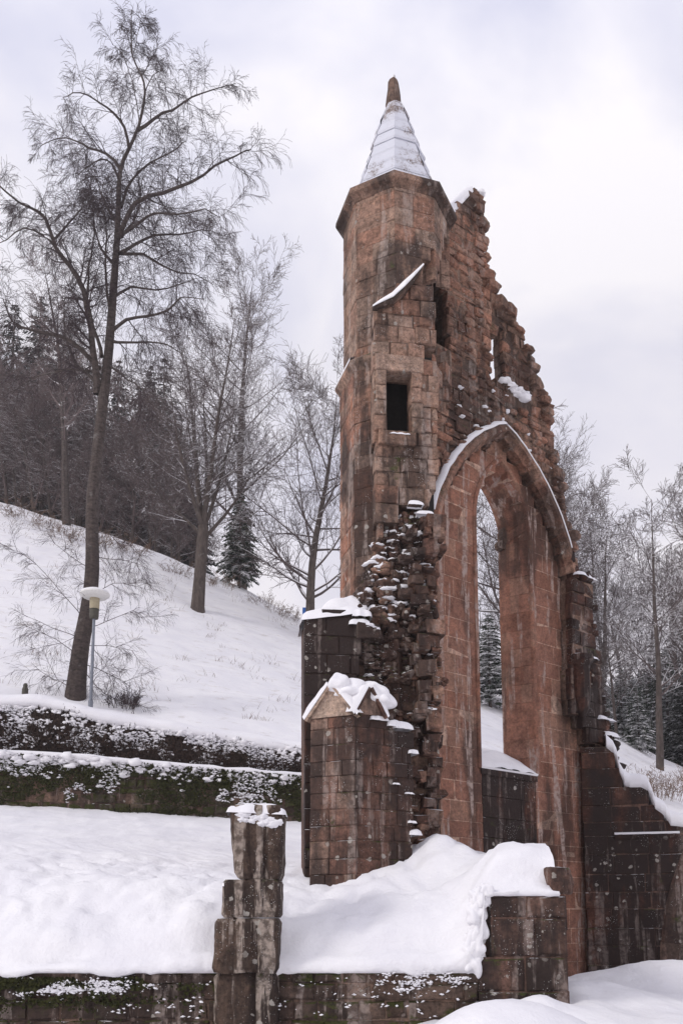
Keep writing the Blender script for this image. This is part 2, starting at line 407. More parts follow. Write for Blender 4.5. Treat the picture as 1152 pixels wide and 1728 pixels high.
# ============================================================ THE RUIN
rnd = random.Random(5)
RUIN = empty('church_ruin', (1.25, 18.5, 1.5))
def part(mb, name, mats, parent, **k):
    o = mb.build(name, mats, None, **k); o.parent = parent
    p = parent; off = Vector((0, 0, 0))
    while p is not None: off += p.location; p = p.parent
    o.location = -off if o.location.length == 0 else o.location
    return o
def part_split(mb, name, mats, parent, **k):
    n = len(mb.v); up_ = list(range(n))
    def fd(a):
        while up_[a] != a: up_[a] = up_[up_[a]]; a = up_[a]
        return a
    for f in mb.f:
        for b in f[1:]:
            x, y = fd(f[0]), fd(b)
            if x != y: up_[x] = y
    grp = {}
    for i, f in enumerate(mb.f): grp.setdefault(fd(f[0]), []).append(i)
    for ids in grp.values():
        m2 = MB(); mp = {}
        for i in ids:
            ff = []
            for v in mb.f[i]:
                if v not in mp: mp[v] = len(m2.v); m2.v.append(mb.v[v])
                ff.append(mp[v])
            m2.f.append(tuple(ff)); m2.t.append(mb.t[i]); m2.m.append(mb.m[i])
        part(m2, name, mats, parent, **k)
tag(RUIN, 'tall ruined red sandstone church gable with spired stair turret and pointed window', 'church ruin')

# ---- gable wall
TH = R(38); GU = (math.cos(TH), math.sin(TH)); GN = (math.sin(TH), -math.cos(TH))
C3 = at(1000, 1640, 22); GC = (C3.x, C3.y)
def G(t, z, n=0): return Vector((GC[0] + GU[0] * t + GN[0] * n, GC[1] + GU[1] * t + GN[1] * n, z))
def gtz(p, n=0): return tz(GC, GU, p, n)
GU3, GN3 = Vector((GU[0], GU[1], 0)), Vector((GN[0], GN[1], 0))
AX, HS, ZS, ZA = -2.72, 2.42, 9.4, 13.38          # blind arch: axis, half span, springing, apex
def arch_pts(ax, hs, zs, za, k=14):
    rise = za - zs; rad = (hs * hs + rise * rise) / (2 * hs); L = []
    for i in range(k + 1):                          # left springing -> apex
        x_c = ax - hs + rad; a0 = math.pi; a1 = math.pi - math.asin(min(1, rise / rad)); a = lerp(a0, a1, i / k)
        L.append((x_c + rad * math.cos(a), zs + rad * math.sin(a)))
    return L + [(2 * ax - x, z) for x, z in reversed(L[:-1])]
ARCH = arch_pts(AX, HS, ZS, ZA)
ZB = -.2
REC = -.26                                          # depth of the recessed field
GABLE = empty('gable_wall', (0, 0, 0), parent=RUIN)
GABLE.location = (0, 0, 0)
# window opening in the recessed field
_wl, _wr = hit(811, 1297, GC, GU, REC)[0], hit(904, 1310, GC, GU, REC)[0]
WX, WH = (_wl + _wr) / 2, (_wr - _wl) / 2
WS, WA, WZ = 11.1, hit(847, 780, GC, GU, REC)[1], hit(850, 1302, GC, GU, REC)[1]
WIN = [(WX - WH, WZ)] + arch_pts(WX, WH, WS, WA, 8) + [(WX + WH, WZ)]
# upper rubble face
sil = [(690, 900), (700, 500), (726, 400), (757, 365), (785, 330), (800, 314), (812, 325), (816, 345), (819, 380), (822, 430), (826, 475), (828, 520), (829, 570), (829, 640), (845, 644), (880, 650), (908, 655), (912, 664), (927, 690), (931, 740), (944, 772), (948, 815),
       (957, 860), (962, 905), (972, 945), (974, 985), (966, 1010)]
upper = gtz(sil) + [(.05, 9.9), (AX + HS, ZS)] + list(reversed(ARCH)) + [(AX - HS, 6.0), (-6.3, 6.0)]
niche = gtz([(726, 452), (752, 446), (757, 592), (731, 584)])
remn = gtz([(826, 478), (834, 490), (848, 514), (862, 531), (868, 548), (882, 556), (888, 585), (903, 602), (907, 645), (909, 657), (829, 646)])
slit = gtz([(826, 560), (849, 556), (853, 646), (827, 644)])
mb = MB()
facing(mb, GC, GU, [remn, slit], rnd, ch=(.2, .34), bl=(.25, .6), depth=.14, rough=.04, bev=.04, joint=.022, jit=.05, ragged=.05, thick=.38, n0=-.02)
part(mb, 'window_remnant', [M_RUB, M_CORE], GABLE)
mb = MB()
facing(mb, GC, GU, [upper, niche], rnd, ch=(.15, .30), bl=(.2, .62), depth=.2, rough=.03, bev=.03, joint=.022, jit=.035, ragged=.07, thick=1.05)
facing(mb, GC, GU, [niche], rnd, n0=-.75, thick=.3, ch=(.3, .4))
# crumbling stones along the torn edge
edge = [(812, 325), (818, 380), (823, 440), (828, 480), (846, 512), (866, 540), (886, 570), (904, 610), (908, 655), (927, 690), (932, 745), (946, 790), (956, 855), (966, 920), (974, 975)]
for (a, b) in zip(edge, edge[1:]):
    for k in range(5):
        f = rnd.random(); t, z = hit(lerp(a[0], b[0], f), lerp(a[1], b[1], f), GC, GU)
        p = G(t + rnd.uniform(-.25, .04), z + rnd.uniform(-.14, .06), rnd.uniform(-.35, .05)); r = rnd.uniform(.08, .2)
        rock(mb, p, (r * rnd.uniform(1, 1.7), r, r * rnd.uniform(.55, .9)), rnd, 2, .25, 0, .92, rz=TH + rnd.uniform(-.3, .3))
for k in range(150):                                # loose bits proud of the face
    px, py = rnd.uniform(735, 960), rnd.uniform(420, 900)
    t, z = hit(px, py, GC, GU)
    iv = intervals([upper, niche], z)
    if any(a + .1 < t < b - .1 for a, b in iv):
        r = rnd.uniform(.05, .13); rock(mb, G(t, z, .0), (r * 1.5, r, r * .7), rnd, 1, .3, 0, .6, rz=TH)
part(mb, 'rubble_facing', [M_RUB, M_CORE], GABLE)
# ashlar field inside the arch
field = [(AX - HS, ZB)] + ARCH + [(AX + HS, 6.8), (.75, 6.8), (.75, ZB)]
apron = [(WX - WH + .03, 2.2), (WX - WH + .03, WZ - .02), (WX + WH - .03, WZ - .02), (WX + WH - .03, 2.2)]
mb = MB()
facing(mb, GC, GU, [field, WIN, apron], rnd, ch=(.36, .50), bl=(.5, 1.05), depth=.2, rough=.004, bev=.005, joint=.016, jit=.005, thick=.85, n0=REC, cdep=.003)
part(mb, 'ashlar_field', [M_RED, M_JOINT], GABLE)
mb = MB(); facing(mb, GC, GU, [apron], rnd, ch=(.4, .5), bl=(.6, 1.0), rough=.005, bev=.01, joint=.01, jit=.008, thick=.8, n0=REC - .012)
part(mb, 'sill_apron', [M_DRK, M_JDRK], GABLE)
WDEP = .5
while WDEP < 1.6:                                   # jamb depth read off its far edge in the photograph
    q = G(WX + WH - WDEP * .40 - .05, 9.5, REC - WDEP - .06) - Vector((0, 0, CZ))
    if 576 + FPX * q.x / (q.y * ct + q.z * st) < 855: break
    WDEP += .02
# reveals of the window: splayed jambs and head
DEP, SPL = WDEP, .40
def inner(p):
    x, z = p; k = DEP * SPL
    if z <= WS: return (x + (k if x < WX else -k), z)
    v = Vector((WX - x, (WS - 1.0) - z)); v.normalize(); return (x + v.x * k, z + v.y * k)
mb = MB()
fp = []
for (a, b) in zip(WIN, WIN[1:]):
    n_ = max(1, round(math.dist(a, b) / .46))
    for i in range(n_): fp.append((lerp(a[0], b[0], i / n_), lerp(a[1], b[1], i / n_)))
fp.append(WIN[-1])
WB = WZ + .55
for a, b in zip(fp, fp[1:]):
    ia, ib = inner(a), inner(b)
    nsp = 2; cut = rnd.uniform(.4, .6)
    tan = Vector((b[0] - a[0], b[1] - a[1])); tan.normalize(); g = .004
    A0 = Vector(a) + tan * g; B0 = Vector(b) - tan * g; A1 = Vector(ia) + tan * g; B1 = Vector(ib) - tan * g
    for f0, f1 in ((0, cut - .006), (cut + .006, 1)):
        P = [G(*(A0.lerp(A1, f0)), REC - DEP * f0 + .005), G(*(B0.lerp(B1, f0)), REC - DEP * f0 + .005), G(*(B0.lerp(B1, f1)), REC - DEP * f1), G(*(A0.lerp(A1, f1)), REC - DEP * f1)]
        ctr = sum(P, Vector()) / 4; nrm = (P[1] - P[0]).cross(P[3] - P[0]); nrm.normalize()
        axis = G(WX, ctr.z if ctr.z < WS else WS - .6, REC - .4)
        if nrm.dot(axis - ctr) < 0: nrm = -nrm
        o = nrm * rnd.uniform(.0, .008)
        vs = [p - nrm * .18 for p in P] + [p + o for p in P]
        mb.add(vs, [(4, 5, 6, 7), (0, 1, 5, 4), (1, 2, 6, 5), (2, 3, 7, 6), (3, 0, 4, 7)], rnd.random(), 0)
    P = [G(*a, REC - .01), G(*b, REC - .01), G(*ib, REC - DEP - .01), G(*ia, REC - DEP - .01)]
    ctr = sum(P, Vector()) / 4; axis = G(WX, min(ctr.z, WS - .6), REC - .4); off = (ctr - axis).normalized() * .02
    mb.add([p + off for p in P], [(0, 1, 2, 3)], .5, 1)
part(mb, 'window_reveal', [M_RED, M_JOINT], GABLE)
# chamfer roll round the opening
mb = MB(); fr = []
for i, p in enumerate(fp):
    a = fp[max(0, i - 1)]; b = fp[min(len(fp) - 1, i + 1)]
    tn = Vector((b[0] - a[0], b[1] - a[1])).normalized(); ou = Vector((-tn.y, tn.x))
    fr.append((G(p[0], p[1], REC), GU3 * ou.x + Vector((0, 0, 1)) * ou.y, GN3))
sweep(mb, fr, [(-.012, -.10), (-.02, -.012), (.0, .03), (.05, .055), (.10, .03), (.115, .0), (.2, -.002), (.2, -.10)], [rnd.random() for _ in fr])
part(mb, 'window_frame', M_RED, GABLE)
# outer tracery ring in the plane of the glass, with the stubs of two cusps
mb = MB(); fr = []
ip = [inner(p) for p in fp]
for i, p in enumerate(ip):
    a = ip[max(0, i - 1)]; b = ip[min(len(ip) - 1, i + 1)]
    tn = Vector((b[0] - a[0], b[1] - a[1])).normalized(); ou = Vector((-tn.y, tn.x))
    fr.append((G(p[0], p[1], REC - DEP), GU3 * ou.x + Vector((0, 0, 1)) * ou.y, GN3))
sweep(mb, fr, [(-.05, -.30), (-.05, -.06), (.0, .0), (.35, -.0), (.35, -.30)], [rnd.random() for _ in fr])
part(mb, 'tracery_ring', M_RED, GABLE)
def slab(mb, pts, n, th, tone=.5):
    k = len(pts); vs = [G(p[0], p[1], n) for p in pts] + [G(p[0], p[1], n - th) for p in pts]
    mb.add(vs, [tuple(range(k - 1, -1, -1)), tuple(range(k, 2 * k))] + [(i, (i + 1) % k, k + (i + 1) % k, k + i) for i in range(k)], tone)
mb = MB()
for s_ in (-1, 1):
    xi = WX + s_ * (WH - DEP * SPL + .03)
    P = [(0, .55), (-.10, .45), (-.16, .28), (-.15, .12), (-.25, .05), (-.28, -.06), (-.20, -.15), (-.08, -.13), (0, -.22), (.1, -.22), (.1, .55)]
    slab(mb, [(xi + s_ * p[0], WS + p[1] * 1.0) for p in P], REC - DEP - .05, .2)
    o = part(mb, 'cusp', M_TWR, GABLE); mb = MB()
# sill
mb = MB()
sw = WH + .02; bw = WH - DEP * SPL
F0 = [G(WX - sw, WZ, REC + .03), G(WX + sw, WZ, REC + .03), G(WX + bw, WB, REC - DEP - .3), G(WX - bw, WB, REC - DEP - .3)]
mb.add(F0 + [p - Vector((0, 0, .14)) for p in F0], [(0, 1, 2, 3), (4, 5, 1, 0), (5, 6, 2, 1), (7, 4, 0, 3), (6, 7, 3, 2)], .2)
part(mb, 'window_sill', M_DRK, GABLE)
mb = MB(); nu, nv = 18, 16; vs = []
for i in range(nu + 1):
    for j in range(nv + 1):
        f, g = i / nu, j / nv; p = (F0[0].lerp(F0[3], g)).lerp(F0[1].lerp(F0[2], g), f)
        e_ = min(1, min(f, 1 - f) * 6 + .35) * min(1, g * 7 + .12); h = .13 * math.sqrt(e_) + .05 * noise.noise(p * 3.0) + .10 * math.exp(-((f - .55) ** 2 + (g - .6) ** 2) * 30)
        vs.append(p + Vector((0, 0, h + .02)) + GN3 * (.0 if j else .025))
mb.add(vs, [(i * (nv + 1) + j, (i + 1) * (nv + 1) + j, (i + 1) * (nv + 1) + j + 1, i * (nv + 1) + j + 1) for i in range(nu) for j in range(nv)])
mb.add([F0[0], F0[1]] + [vs[0], vs[nu * (nv + 1)]], [(0, 1, 3, 2)])
part(mb, 'snow_cap', M_SNOW, GABLE, smooth=True)
# hood mould
mb = MB(); fr = []; HP = [p for p in arch_pts(AX, HS, ZS, ZA, 24) if p[1] > 10.35]
for i, p in enumerate(HP):
    a = HP[max(0, i - 1)]; b = HP[min(len(HP) - 1, i + 1)]
    tn = Vector((b[0] - a[0], b[1] - a[1])).normalized(); ou = Vector((-tn.y, tn.x))
    fr.append((G(p[0], p[1], rnd.uniform(-.006, .006)), GU3 * ou.x + Vector((0, 0, 1)) * ou.y, GN3))
sweep(mb, fr, [(-.0, -.30), (-.03, -.02), (.03, .06), (.07, .15), (.17, .16), (.33, .03), (.33, -.1)], [rnd.random() for _ in fr])
HOOD = part(mb, 'hood_mould', M_RUB, GABLE)
mb = MB()
mid_ = len(fr) // 2; left = fr[1:mid_ + 1]
def snow_on(frs, prof0, amp):
    fs_ = []
    for i, (o, a, b) in enumerate(frs):
        k = 1 + amp * noise.noise(Vector((i * .9, 2.2, 7))); fs_.append((o, Vector(a) * k, b))
    return fs_
sweep(mb, snow_on(left, 0, .12), [(.24, .125), (.265, .13), (.32, .085), (.365, .03), (.36, -.04), (.31, .03)])
sweep(mb, snow_on(fr[mid_:-3], 0, .05), [(.17, .165), (.21, .17), (.33, .07), (.35, .0), (.30, .03)])
part_split(mb, 'snow_cap', M_SNOW, GABLE, smooth=True)
# snow lying on the broken shoulders of the gable
mb = MB()
fr = []
for px, py in ((757, 364), (770, 347), (784, 331), (798, 316)):
    t, z = hit(px, py, GC, GU); fr.append((G(t, z, -.5), Vector((0, 0, 1)), GN3))
sweep(mb, fr, [(-.1, -.55), (.12, -.5), (.2, -.1), (.17, .3), (.06, .47), (-.12, .5)])
for px, py, l, h in [(lerp(836, 886, k / 13) + rnd.gauss(0, 2), lerp(634, 672, k / 13) + rnd.gauss(0, 2), rnd.uniform(.1, .2), rnd.uniform(.08, .15)) for k in range(14)] + [(812, 326, .12, .10), (848, 543, .17, .1), (856, 541, .15, .1), (876, 556, .16, .09), (893, 590, .12, .08), (868, 572, .14, .07)] + [(rnd.uniform(760, 940), rnd.uniform(650, 840), rnd.uniform(.03, .09), .05) for k in range(40)]:
    t, z = hit(px, py, GC, GU)
    if any(a + .05 < t < b for a, b in intervals([upper, niche], z - .05)): lump(mb, G(t, z, -.02), (l, l * .8, h), rnd, 2, .5, 1.6, .6)
part(mb, 'snow_cap', M_SNOW, GABLE, smooth=True)

# ---- broken corner respond at the right end of the gable, with its corbelled capital
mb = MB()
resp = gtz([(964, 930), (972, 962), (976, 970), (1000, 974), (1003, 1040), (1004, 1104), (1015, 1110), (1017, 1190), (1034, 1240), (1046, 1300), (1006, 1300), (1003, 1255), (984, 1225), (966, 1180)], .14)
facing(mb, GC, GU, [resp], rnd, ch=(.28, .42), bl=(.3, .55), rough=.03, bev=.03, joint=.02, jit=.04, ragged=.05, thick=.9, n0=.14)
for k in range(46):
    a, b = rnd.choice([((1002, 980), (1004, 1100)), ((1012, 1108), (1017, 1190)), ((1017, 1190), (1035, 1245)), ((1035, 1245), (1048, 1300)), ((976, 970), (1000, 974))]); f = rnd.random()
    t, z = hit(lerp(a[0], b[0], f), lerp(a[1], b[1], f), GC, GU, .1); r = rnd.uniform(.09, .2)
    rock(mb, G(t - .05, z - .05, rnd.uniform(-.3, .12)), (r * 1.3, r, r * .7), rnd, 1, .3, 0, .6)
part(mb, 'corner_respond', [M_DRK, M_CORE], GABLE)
mb = MB(); t, z = hit(984, 1106, GC, GU, .3); c = G(t, z, .2)
lathe(mb, c, [(.0, .02), (.33, .0), (.35, -.10), (.27, -.2), (.22, -.28), (.22, -1.1), (.17, -1.35), (.05, -1.6), (0, -1.62)], 8, .4)
part(mb, 'corbelled_capital', M_DRK, GABLE)
mb = MB()
for px, py, r, h in ((988, 972, .42, .09), (992, 1106, .45, .05), (1024, 1213, .30, .10), (1032, 1240, .3, .1)):
    t, z = hit(px, py, GC, GU, .2); pillow(mb, G, t - r, t + r, -.4, .27, z - .02, h * 1.2, px)
part_split(mb, 'snow_cap', M_SNOW, GABLE, smooth=True)

# ---- side wall running on to the right, blackened
SA = G(.0, 0, .0); SA = (SA.x, SA.y); SDA = R(-14); SDD = (math.cos(SDA), math.sin(SDA))
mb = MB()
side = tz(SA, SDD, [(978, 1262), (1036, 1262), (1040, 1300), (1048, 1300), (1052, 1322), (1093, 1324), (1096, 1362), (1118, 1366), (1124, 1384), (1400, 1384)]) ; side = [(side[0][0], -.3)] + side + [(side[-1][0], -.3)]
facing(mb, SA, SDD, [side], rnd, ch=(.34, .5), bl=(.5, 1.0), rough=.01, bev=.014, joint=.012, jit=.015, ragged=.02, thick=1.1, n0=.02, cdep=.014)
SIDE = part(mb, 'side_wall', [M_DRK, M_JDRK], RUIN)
mb = MB(); fr = []
lt = tz(SA, SDD, [(1036, 1409), (1146, 1409)], .06)
def SW(t, z, n): return Vector((SA[0] + SDD[0] * t + SDD[1] * n, SA[1] + SDD[1] * t - SDD[0] * n, z))
fr = [(SW(lerp(lt[0][0], lt[1][0], i / 6), lt[0][1], 0), Vector((0, 0, 1)), Vector((SDD[1], -SDD[0], 0))) for i in range(7)]
sweep(mb, fr, [(-.12, -.02), (-.1, .05), (0, .10), (.03, .02)], [rnd.random() for _ in fr])
part(mb, 'string_course', M_DRK, RUIN)
# blind arch springing at the picture's edge
mb = MB(); A2 = tz(SA, SDD, [(1114, 1645), (1116, 1590), (1122, 1540), (1134, 1490), (1152, 1440), (1180, 1400)], .05); fr = []
for i, p in enumerate(A2):
    a = A2[max(0, i - 1)]; b = A2[min(len(A2) - 1, i + 1)]; tn = Vector((b[0] - a[0], b[1] - a[1])).normalized(); ou = Vector((-tn.y, tn.x))
    fr.append((SW(p[0], p[1], .02), Vector((SDD[0], SDD[1], 0)) * ou.x + Vector((0, 0, 1)) * ou.y, Vector((SDD[1], -SDD[0], 0))))
sweep(mb, fr, [(-.42, -.05), (-.42, .06), (-.03, .06), (.03, .02), (.03, -.05)], [rnd.random() for _ in fr])
part(mb, 'blind_arch', M_BUT, RUIN)
mb = MB()
fr = []
cs = [(1022, 1246), (1034, 1256), (1040, 1270), (1044, 1290), (1052, 1306), (1062, 1313), (1080, 1313), (1092, 1318), (1099, 1334), (1104, 1350), (1114, 1356), (1122, 1362), (1130, 1376), (1150, 1380), (1200, 1381), (1260, 1382)]
for k, (px, py) in enumerate(cs):
    t, z = hit(px, py + 6, SA, SDD); q = noise.noise(Vector((k * .8, 2, 4)))
    fr.append((SW(t, z, .02), Vector((0, 0, 1 + .35 * q)), Vector((SDD[1], -SDD[0], 0)) * (1 + .15 * q)))
sweep(mb, fr, [(-.35, -1.2), (.16, -1.05), (.25, -.6), (.24, -.2), (.15, .0), (.03, .07), (-.12, .05), (-.2, -.1)])
fr = [(SW(lerp(lt[0][0], lt[1][0], i / 6), lt[0][1] + .015, 0), Vector((0, 0, 1)), Vector((SDD[1], -SDD[0], 0))) for i in range(7)]
sweep(mb, fr, [(.02, .0), (-.01, .10), (.02, .10), (.05, .04)])
part_split(mb, 'snow_cap', M_SNOW, RUIN, smooth=True)

# ---- stair turret
TC = (1.255, 18.5); A0T = R(-95)
def octo(r, z, k, rot=0): a = A0T + math.pi / 4 * k + rot; return Vector((TC[0] + r * math.sin(a), TC[1] - r * math.cos(a), z))
TURRET = empty('stair_turret', (0, 0, 0), parent=RUIN)
ZC = at(660, 300, 17.3).z                          # cornice line
ZST = at(625, 602, 17.5).z                         # string course
door_hole = [(640, 598), (704, 598), (704, 752), (640, 752)]
mb = MB()
for lo, hi, rad, seed in ((2.2, ZST, 1.29, 101), (ZST, ZC - .05, 1.215, 102)):
    course_seed_z[seed] = lo
    if lo > 3: part(mb, 'lower_shaft', [M_TWL, M_JTWR], TURRET); mb = MB()
    for k in range(8):
        a, b = octo(rad, 0, k), octo(rad, 0, k + 1); L = (b - a).length; d = ((b.x - a.x) / L, (b.y - a.y) / L); A = (a.x, a.y)
        P = [[(0, lo), (0, hi), (L, hi), (L, lo)]]
        if d[1] * A[1] - d[0] * A[0] is not None and -d[0] < 0 and lo < 3:
            P.append(tz(A, d, door_hole)); P[-1] = [(min(max(x, 0), L), z) for x, z in P[-1]]
        low = lo < 3
        if low and k in (2, 3, 4): continue
        if not low and k in (2, 3, 4):
            nh = tz(A, d, [(713, 446), (790, 436), (790, 640), (713, 640)]); P.append([(min(max(x, 0), L), z) for x, z in nh])
        facing(mb, A, d, P, rnd, ch=(.30, .48), bl=(.35, .75), rough=.014 if low else .010, bev=.007, joint=.009, jit=.010 if low else .006, thick=.34, course_seed=seed, cdep=.006)
part(mb, 'upper_shaft', [M_TWR, M_JTWR], TURRET)
mb = MB()                                           # cornice
prof = [(1.18, ZC - .24), (1.235, ZC - .22), (1.28, ZC - .15), (1.385, ZC - .10), (1.40, ZC - .06), (1.39, ZC + .03), (1.24, ZC + .09), (.5, ZC + .12)]
for i in range(len(prof) - 1):
    for k in range(8):
        (r0, z0), (r1, z1) = prof[i], prof[i + 1]
        for h in range(3):
            f0, f1 = h / 3, (h + 1) / 3
            q = [octo(r0, z0, k).lerp(octo(r0, z0, k + 1), f0), octo(r0, z0, k).lerp(octo(r0, z0, k + 1), f1), octo(r1, z1, k).lerp(octo(r1, z1, k + 1), f1), octo(r1, z1, k).lerp(octo(r1, z1, k + 1), f0)]
            mb.add(q, [(0, 1, 2, 3)], ((k * 7 + h * 3) % 10) / 10)
part(mb, 'cornice', M_COR, TURRET)
mb = MB()
for k in (0, 1, 7, 6, 5):
    q = [(1.22, -.34), (1.40, -.10), (1.41, -.03), (1.26, .10)]
    vs = [octo(r, ZST + z - (.10 if False else 0), kk) for kk in (k, k + 1) for r, z in q]
    mb.add(vs, [(i, 4 + i, 5 + i, i + 1) for i in range(3)], rnd.random())
part(mb, 'string_course', M_TWR, TURRET)
mb = MB()
q = [(1.41, -.02), (1.40, .05), (1.24, .16)]
for k in (0, 7):
    vs = [octo(r, ZST + z, kk) for kk in (k, k + 1) for r, z in q]
    mb.add(vs, [(i, 3 + i, 4 + i, i + 1) for i in range(2)])
part(mb, 'snow_cap', M_SNOW, TURRET)
mb = MB(); lathe(mb, (TC[0], TC[1], 0), [(.78, 3.0), (.78, ZC - .1)], 16, .3)      # drum added inside to black out the doorway
part(mb, 'doorway_blackout', plain('painted_shade_black', (.012, .010, .009), .95, .3), TURRET)  # near-black colour stands in for the shade inside the doorway
# spire: courses of stone slabs under a crust of snow
s = NM('spire_stone_with_snow_crust')
f = s.noise(1.6, 7, .7); g = s.noise(24, 4, .7); a_ = s.n('ShaderNodeAttribute'); a_.attribute_name = 'tone'
col = s.mix(s.rng(g, .3, .7), (.16, .12, .105), (.26, .21, .19))
v = s.math('ADD', s.math('MULTIPLY', f, .75), s.math('MULTIPLY', g, .35))
M_SPIRE = s.done(s.mix(s.rng(v, .41, .55), col, (.60, .61, .67)), .8, s.bump(g, .5, .02, s.bump(f, .5, .05)))
ZF = at(666, 182, 18.5).z; nC = 8; mb = MB(); mbj = MB()
zb0 = ZC + .08; r_b, r_t = 1.10, .20
SP = empty('spire', (0, 0, 0), parent=TURRET)
for i in range(nC):
    f0, f1 = i / nC, (i + 1) / nC; z0, z1 = lerp(zb0, ZF, f0), lerp(zb0, ZF, f1); r0, r1 = lerp(r_b, r_t, f0), lerp(r_b, r_t, f1)
    for k in range(8):
        e0, e1 = rnd.choice([-.03, -.025, -.01, .0, .012]), 0; j0 = .006
        vs = []
        for (r, z) in ((r0 - .04, z0 + .002), (r0 + .03 + e0, z0), (r0 + .035 + e0, z0 + .06), (r1 + .012 + e1, z1 - j0)):
            for h in range(4): vs.append(octo(r, z + (rnd.uniform(-.012, .012) if 0 < h < 3 else 0), k).lerp(octo(r, z, k + 1), h / 3))
        mb.add(vs, [(a * 4 + b, a * 4 + b + 1, a * 4 + b + 5, a * 4 + b + 4) for a in range(3) for b in range(3)], rnd.random())
part(mb, 'spire_slabs', M_SPIRE, TURRET)
COL.objects.unlink(SP); bpy.data.objects.remove(SP)
mb = MB()                                           # weathered stump of the finial
zt = at(665, 131, 18.5).z; H = zt - ZF
prof = [(.18, -.03), (.195, .06), (.185, .4), (.175, .6), (.155, .84), (.11, .97), (0, 1.0)]
vs = []; ns = 10
for i, (r, z) in enumerate(prof):
    for k in range(ns):
        a = 2 * math.pi * k / ns; q = Vector((math.cos(a) * r * 1.05, math.sin(a) * r * .9, 0)) * (1 + .22 * noise.noise(Vector((math.cos(a) * 1.5, math.sin(a) * 1.5, z * 3))))
        vs.append((TC[0] + q.x - .02 + .03 * z - (.10 * z if q.x > 0 else -.02), TC[1] + q.y, ZF + z * H))
mb.add(vs, [(i * ns + k, i * ns + (k + 1) % ns, (i + 1) * ns + (k + 1) % ns, (i + 1) * ns + k) for i in range(len(prof) - 1) for k in range(ns)])
part(mb, 'finial', stone('finial_stone', [(.13, .095, .08), (.16, .115, .098)], .5, .52, .3, .2, 0, 2.0, .9, snow_n=.3), TURRET)

# ---- torn wall stub carrying the doorway, in front of the turret
DA = at(630, 700, 17.02); DA = (DA.x, DA.y); dd = R(9); DD = (math.cos(dd), math.sin(dd))
STUB = empty('doorway_stub', (0, 0, 0), parent=RUIN)
door = tz(DA, DD, [(650, 626), (694, 624), (693, 732), (652, 735)])
stub = tz(DA, DD, [(630, 517), (660, 500), (684, 474), (700, 462), (711, 452), (713, 470), (733, 486), (735, 580), (713, 592), (742, 640), (738, 720), (742, 800), (720, 860), (690, 850), (640, 905), (632, 860)])
mb = MB(); facing(mb, DA, DD, [stub, door], rnd, ch=(.26, .42), bl=(.26, .6), rough=.022, bev=.022, joint=.014, jit=.03, ragged=.03, thick=.42)
part(mb, 'stub_masonry', [M_TWR, M_CORE], STUB)
def DW(t, z, n): return Vector((DA[0] + DD[0] * t + DD[1] * n, DA[1] + DD[1] * t - DD[0] * n, z))
mb = MB(); D3 = Vector((DD[0], DD[1], 0)); DN = Vector((DD[1], -DD[0], 0))
dz0, dz1 = door[2][1], door[0][1]; dx0, dx1 = door[0][0], door[1][0]
def bx(mb, x0, x1, y0, y1, n0, n1, tone=.5, mat=0, b=.02):
    vs = [DW(x, z, n) for n in (n0, n1 - b) for x, z in ((x0, y0), (x1, y0), (x1, y1), (x0, y1))] + [DW(x, z, n1) for x, z in ((x0 + b, y0 + b), (x1 - b, y0 + b), (x1 - b, y1 - b), (x0 + b, y1 - b))]
    mb.add(vs, [(0, 1, 5, 4), (1, 2, 6, 5), (2, 3, 7, 6), (3, 0, 4, 7), (4, 5, 9, 8), (5, 6, 10, 9), (6, 7, 11, 10), (7, 4, 8, 11), (8, 9, 10, 11)], tone, mat)
bx(mb, dx0 - .22, dx1 + .25, dz1 + .0, dz1 + .36, -.35, .06, .7)
bx(mb, dx0 - .16, dx1 + .06, dz0 - .30, dz0 - .01, -.35, .10, .3)
for i in range(4): bx(mb, dx0 - .20 - rnd.random() * .06, dx0 + .01, lerp(dz0, dz1, i / 4) + .006, lerp(dz0, dz1, (i + 1) / 4) - .006, -.36, .045 + rnd.random() * .02, rnd.random())
for i in range(4): bx(mb, dx1 - .01, dx1 + .18 + rnd.random() * .1, lerp(dz0, dz1, i / 4) + .006, lerp(dz0, dz1, (i + 1) / 4) - .006, -.36, .045 + rnd.random() * .02, rnd.random())
part(mb, 'doorway_surround', M_TWR, STUB)
mb = MB(); sl = tz(DA, DD, [(628, 518), (640, 511), (660, 501), (680, 482), (696, 466), (713, 448)]); fr = []
for p, k in zip(sl, (.25, .5, .75, .85, .6, .3)):
    fr.append((DW(p[0], p[1], .03), Vector((0, 0, 1)) * k, DN * k))
sweep(mb, fr, [(-.30, -.2), (-.34, .16), (-.24, .25), (.02, .02), (.02, -.25)], [.3] * 6)
part(mb, 'weathering_slope', M_COR, STUB)
mb = MB()
sweep(mb, fr, [(-.21, .255), (-.15, .26), (.07, .06), (.08, -.2), (.02, -.22), (.01, .0)])
for px, py, r, h in ((672, 734, .24, .03), (700, 852, .16, .08), (716, 868, .18, .08)):
    t, z = hit(px, py, DA, DD); pillow(mb, DW, t - r, t + r, -.1, .11, z - .01, h, px)
part_split(mb, 'snow_cap', M_SNOW, STUB, smooth=True)

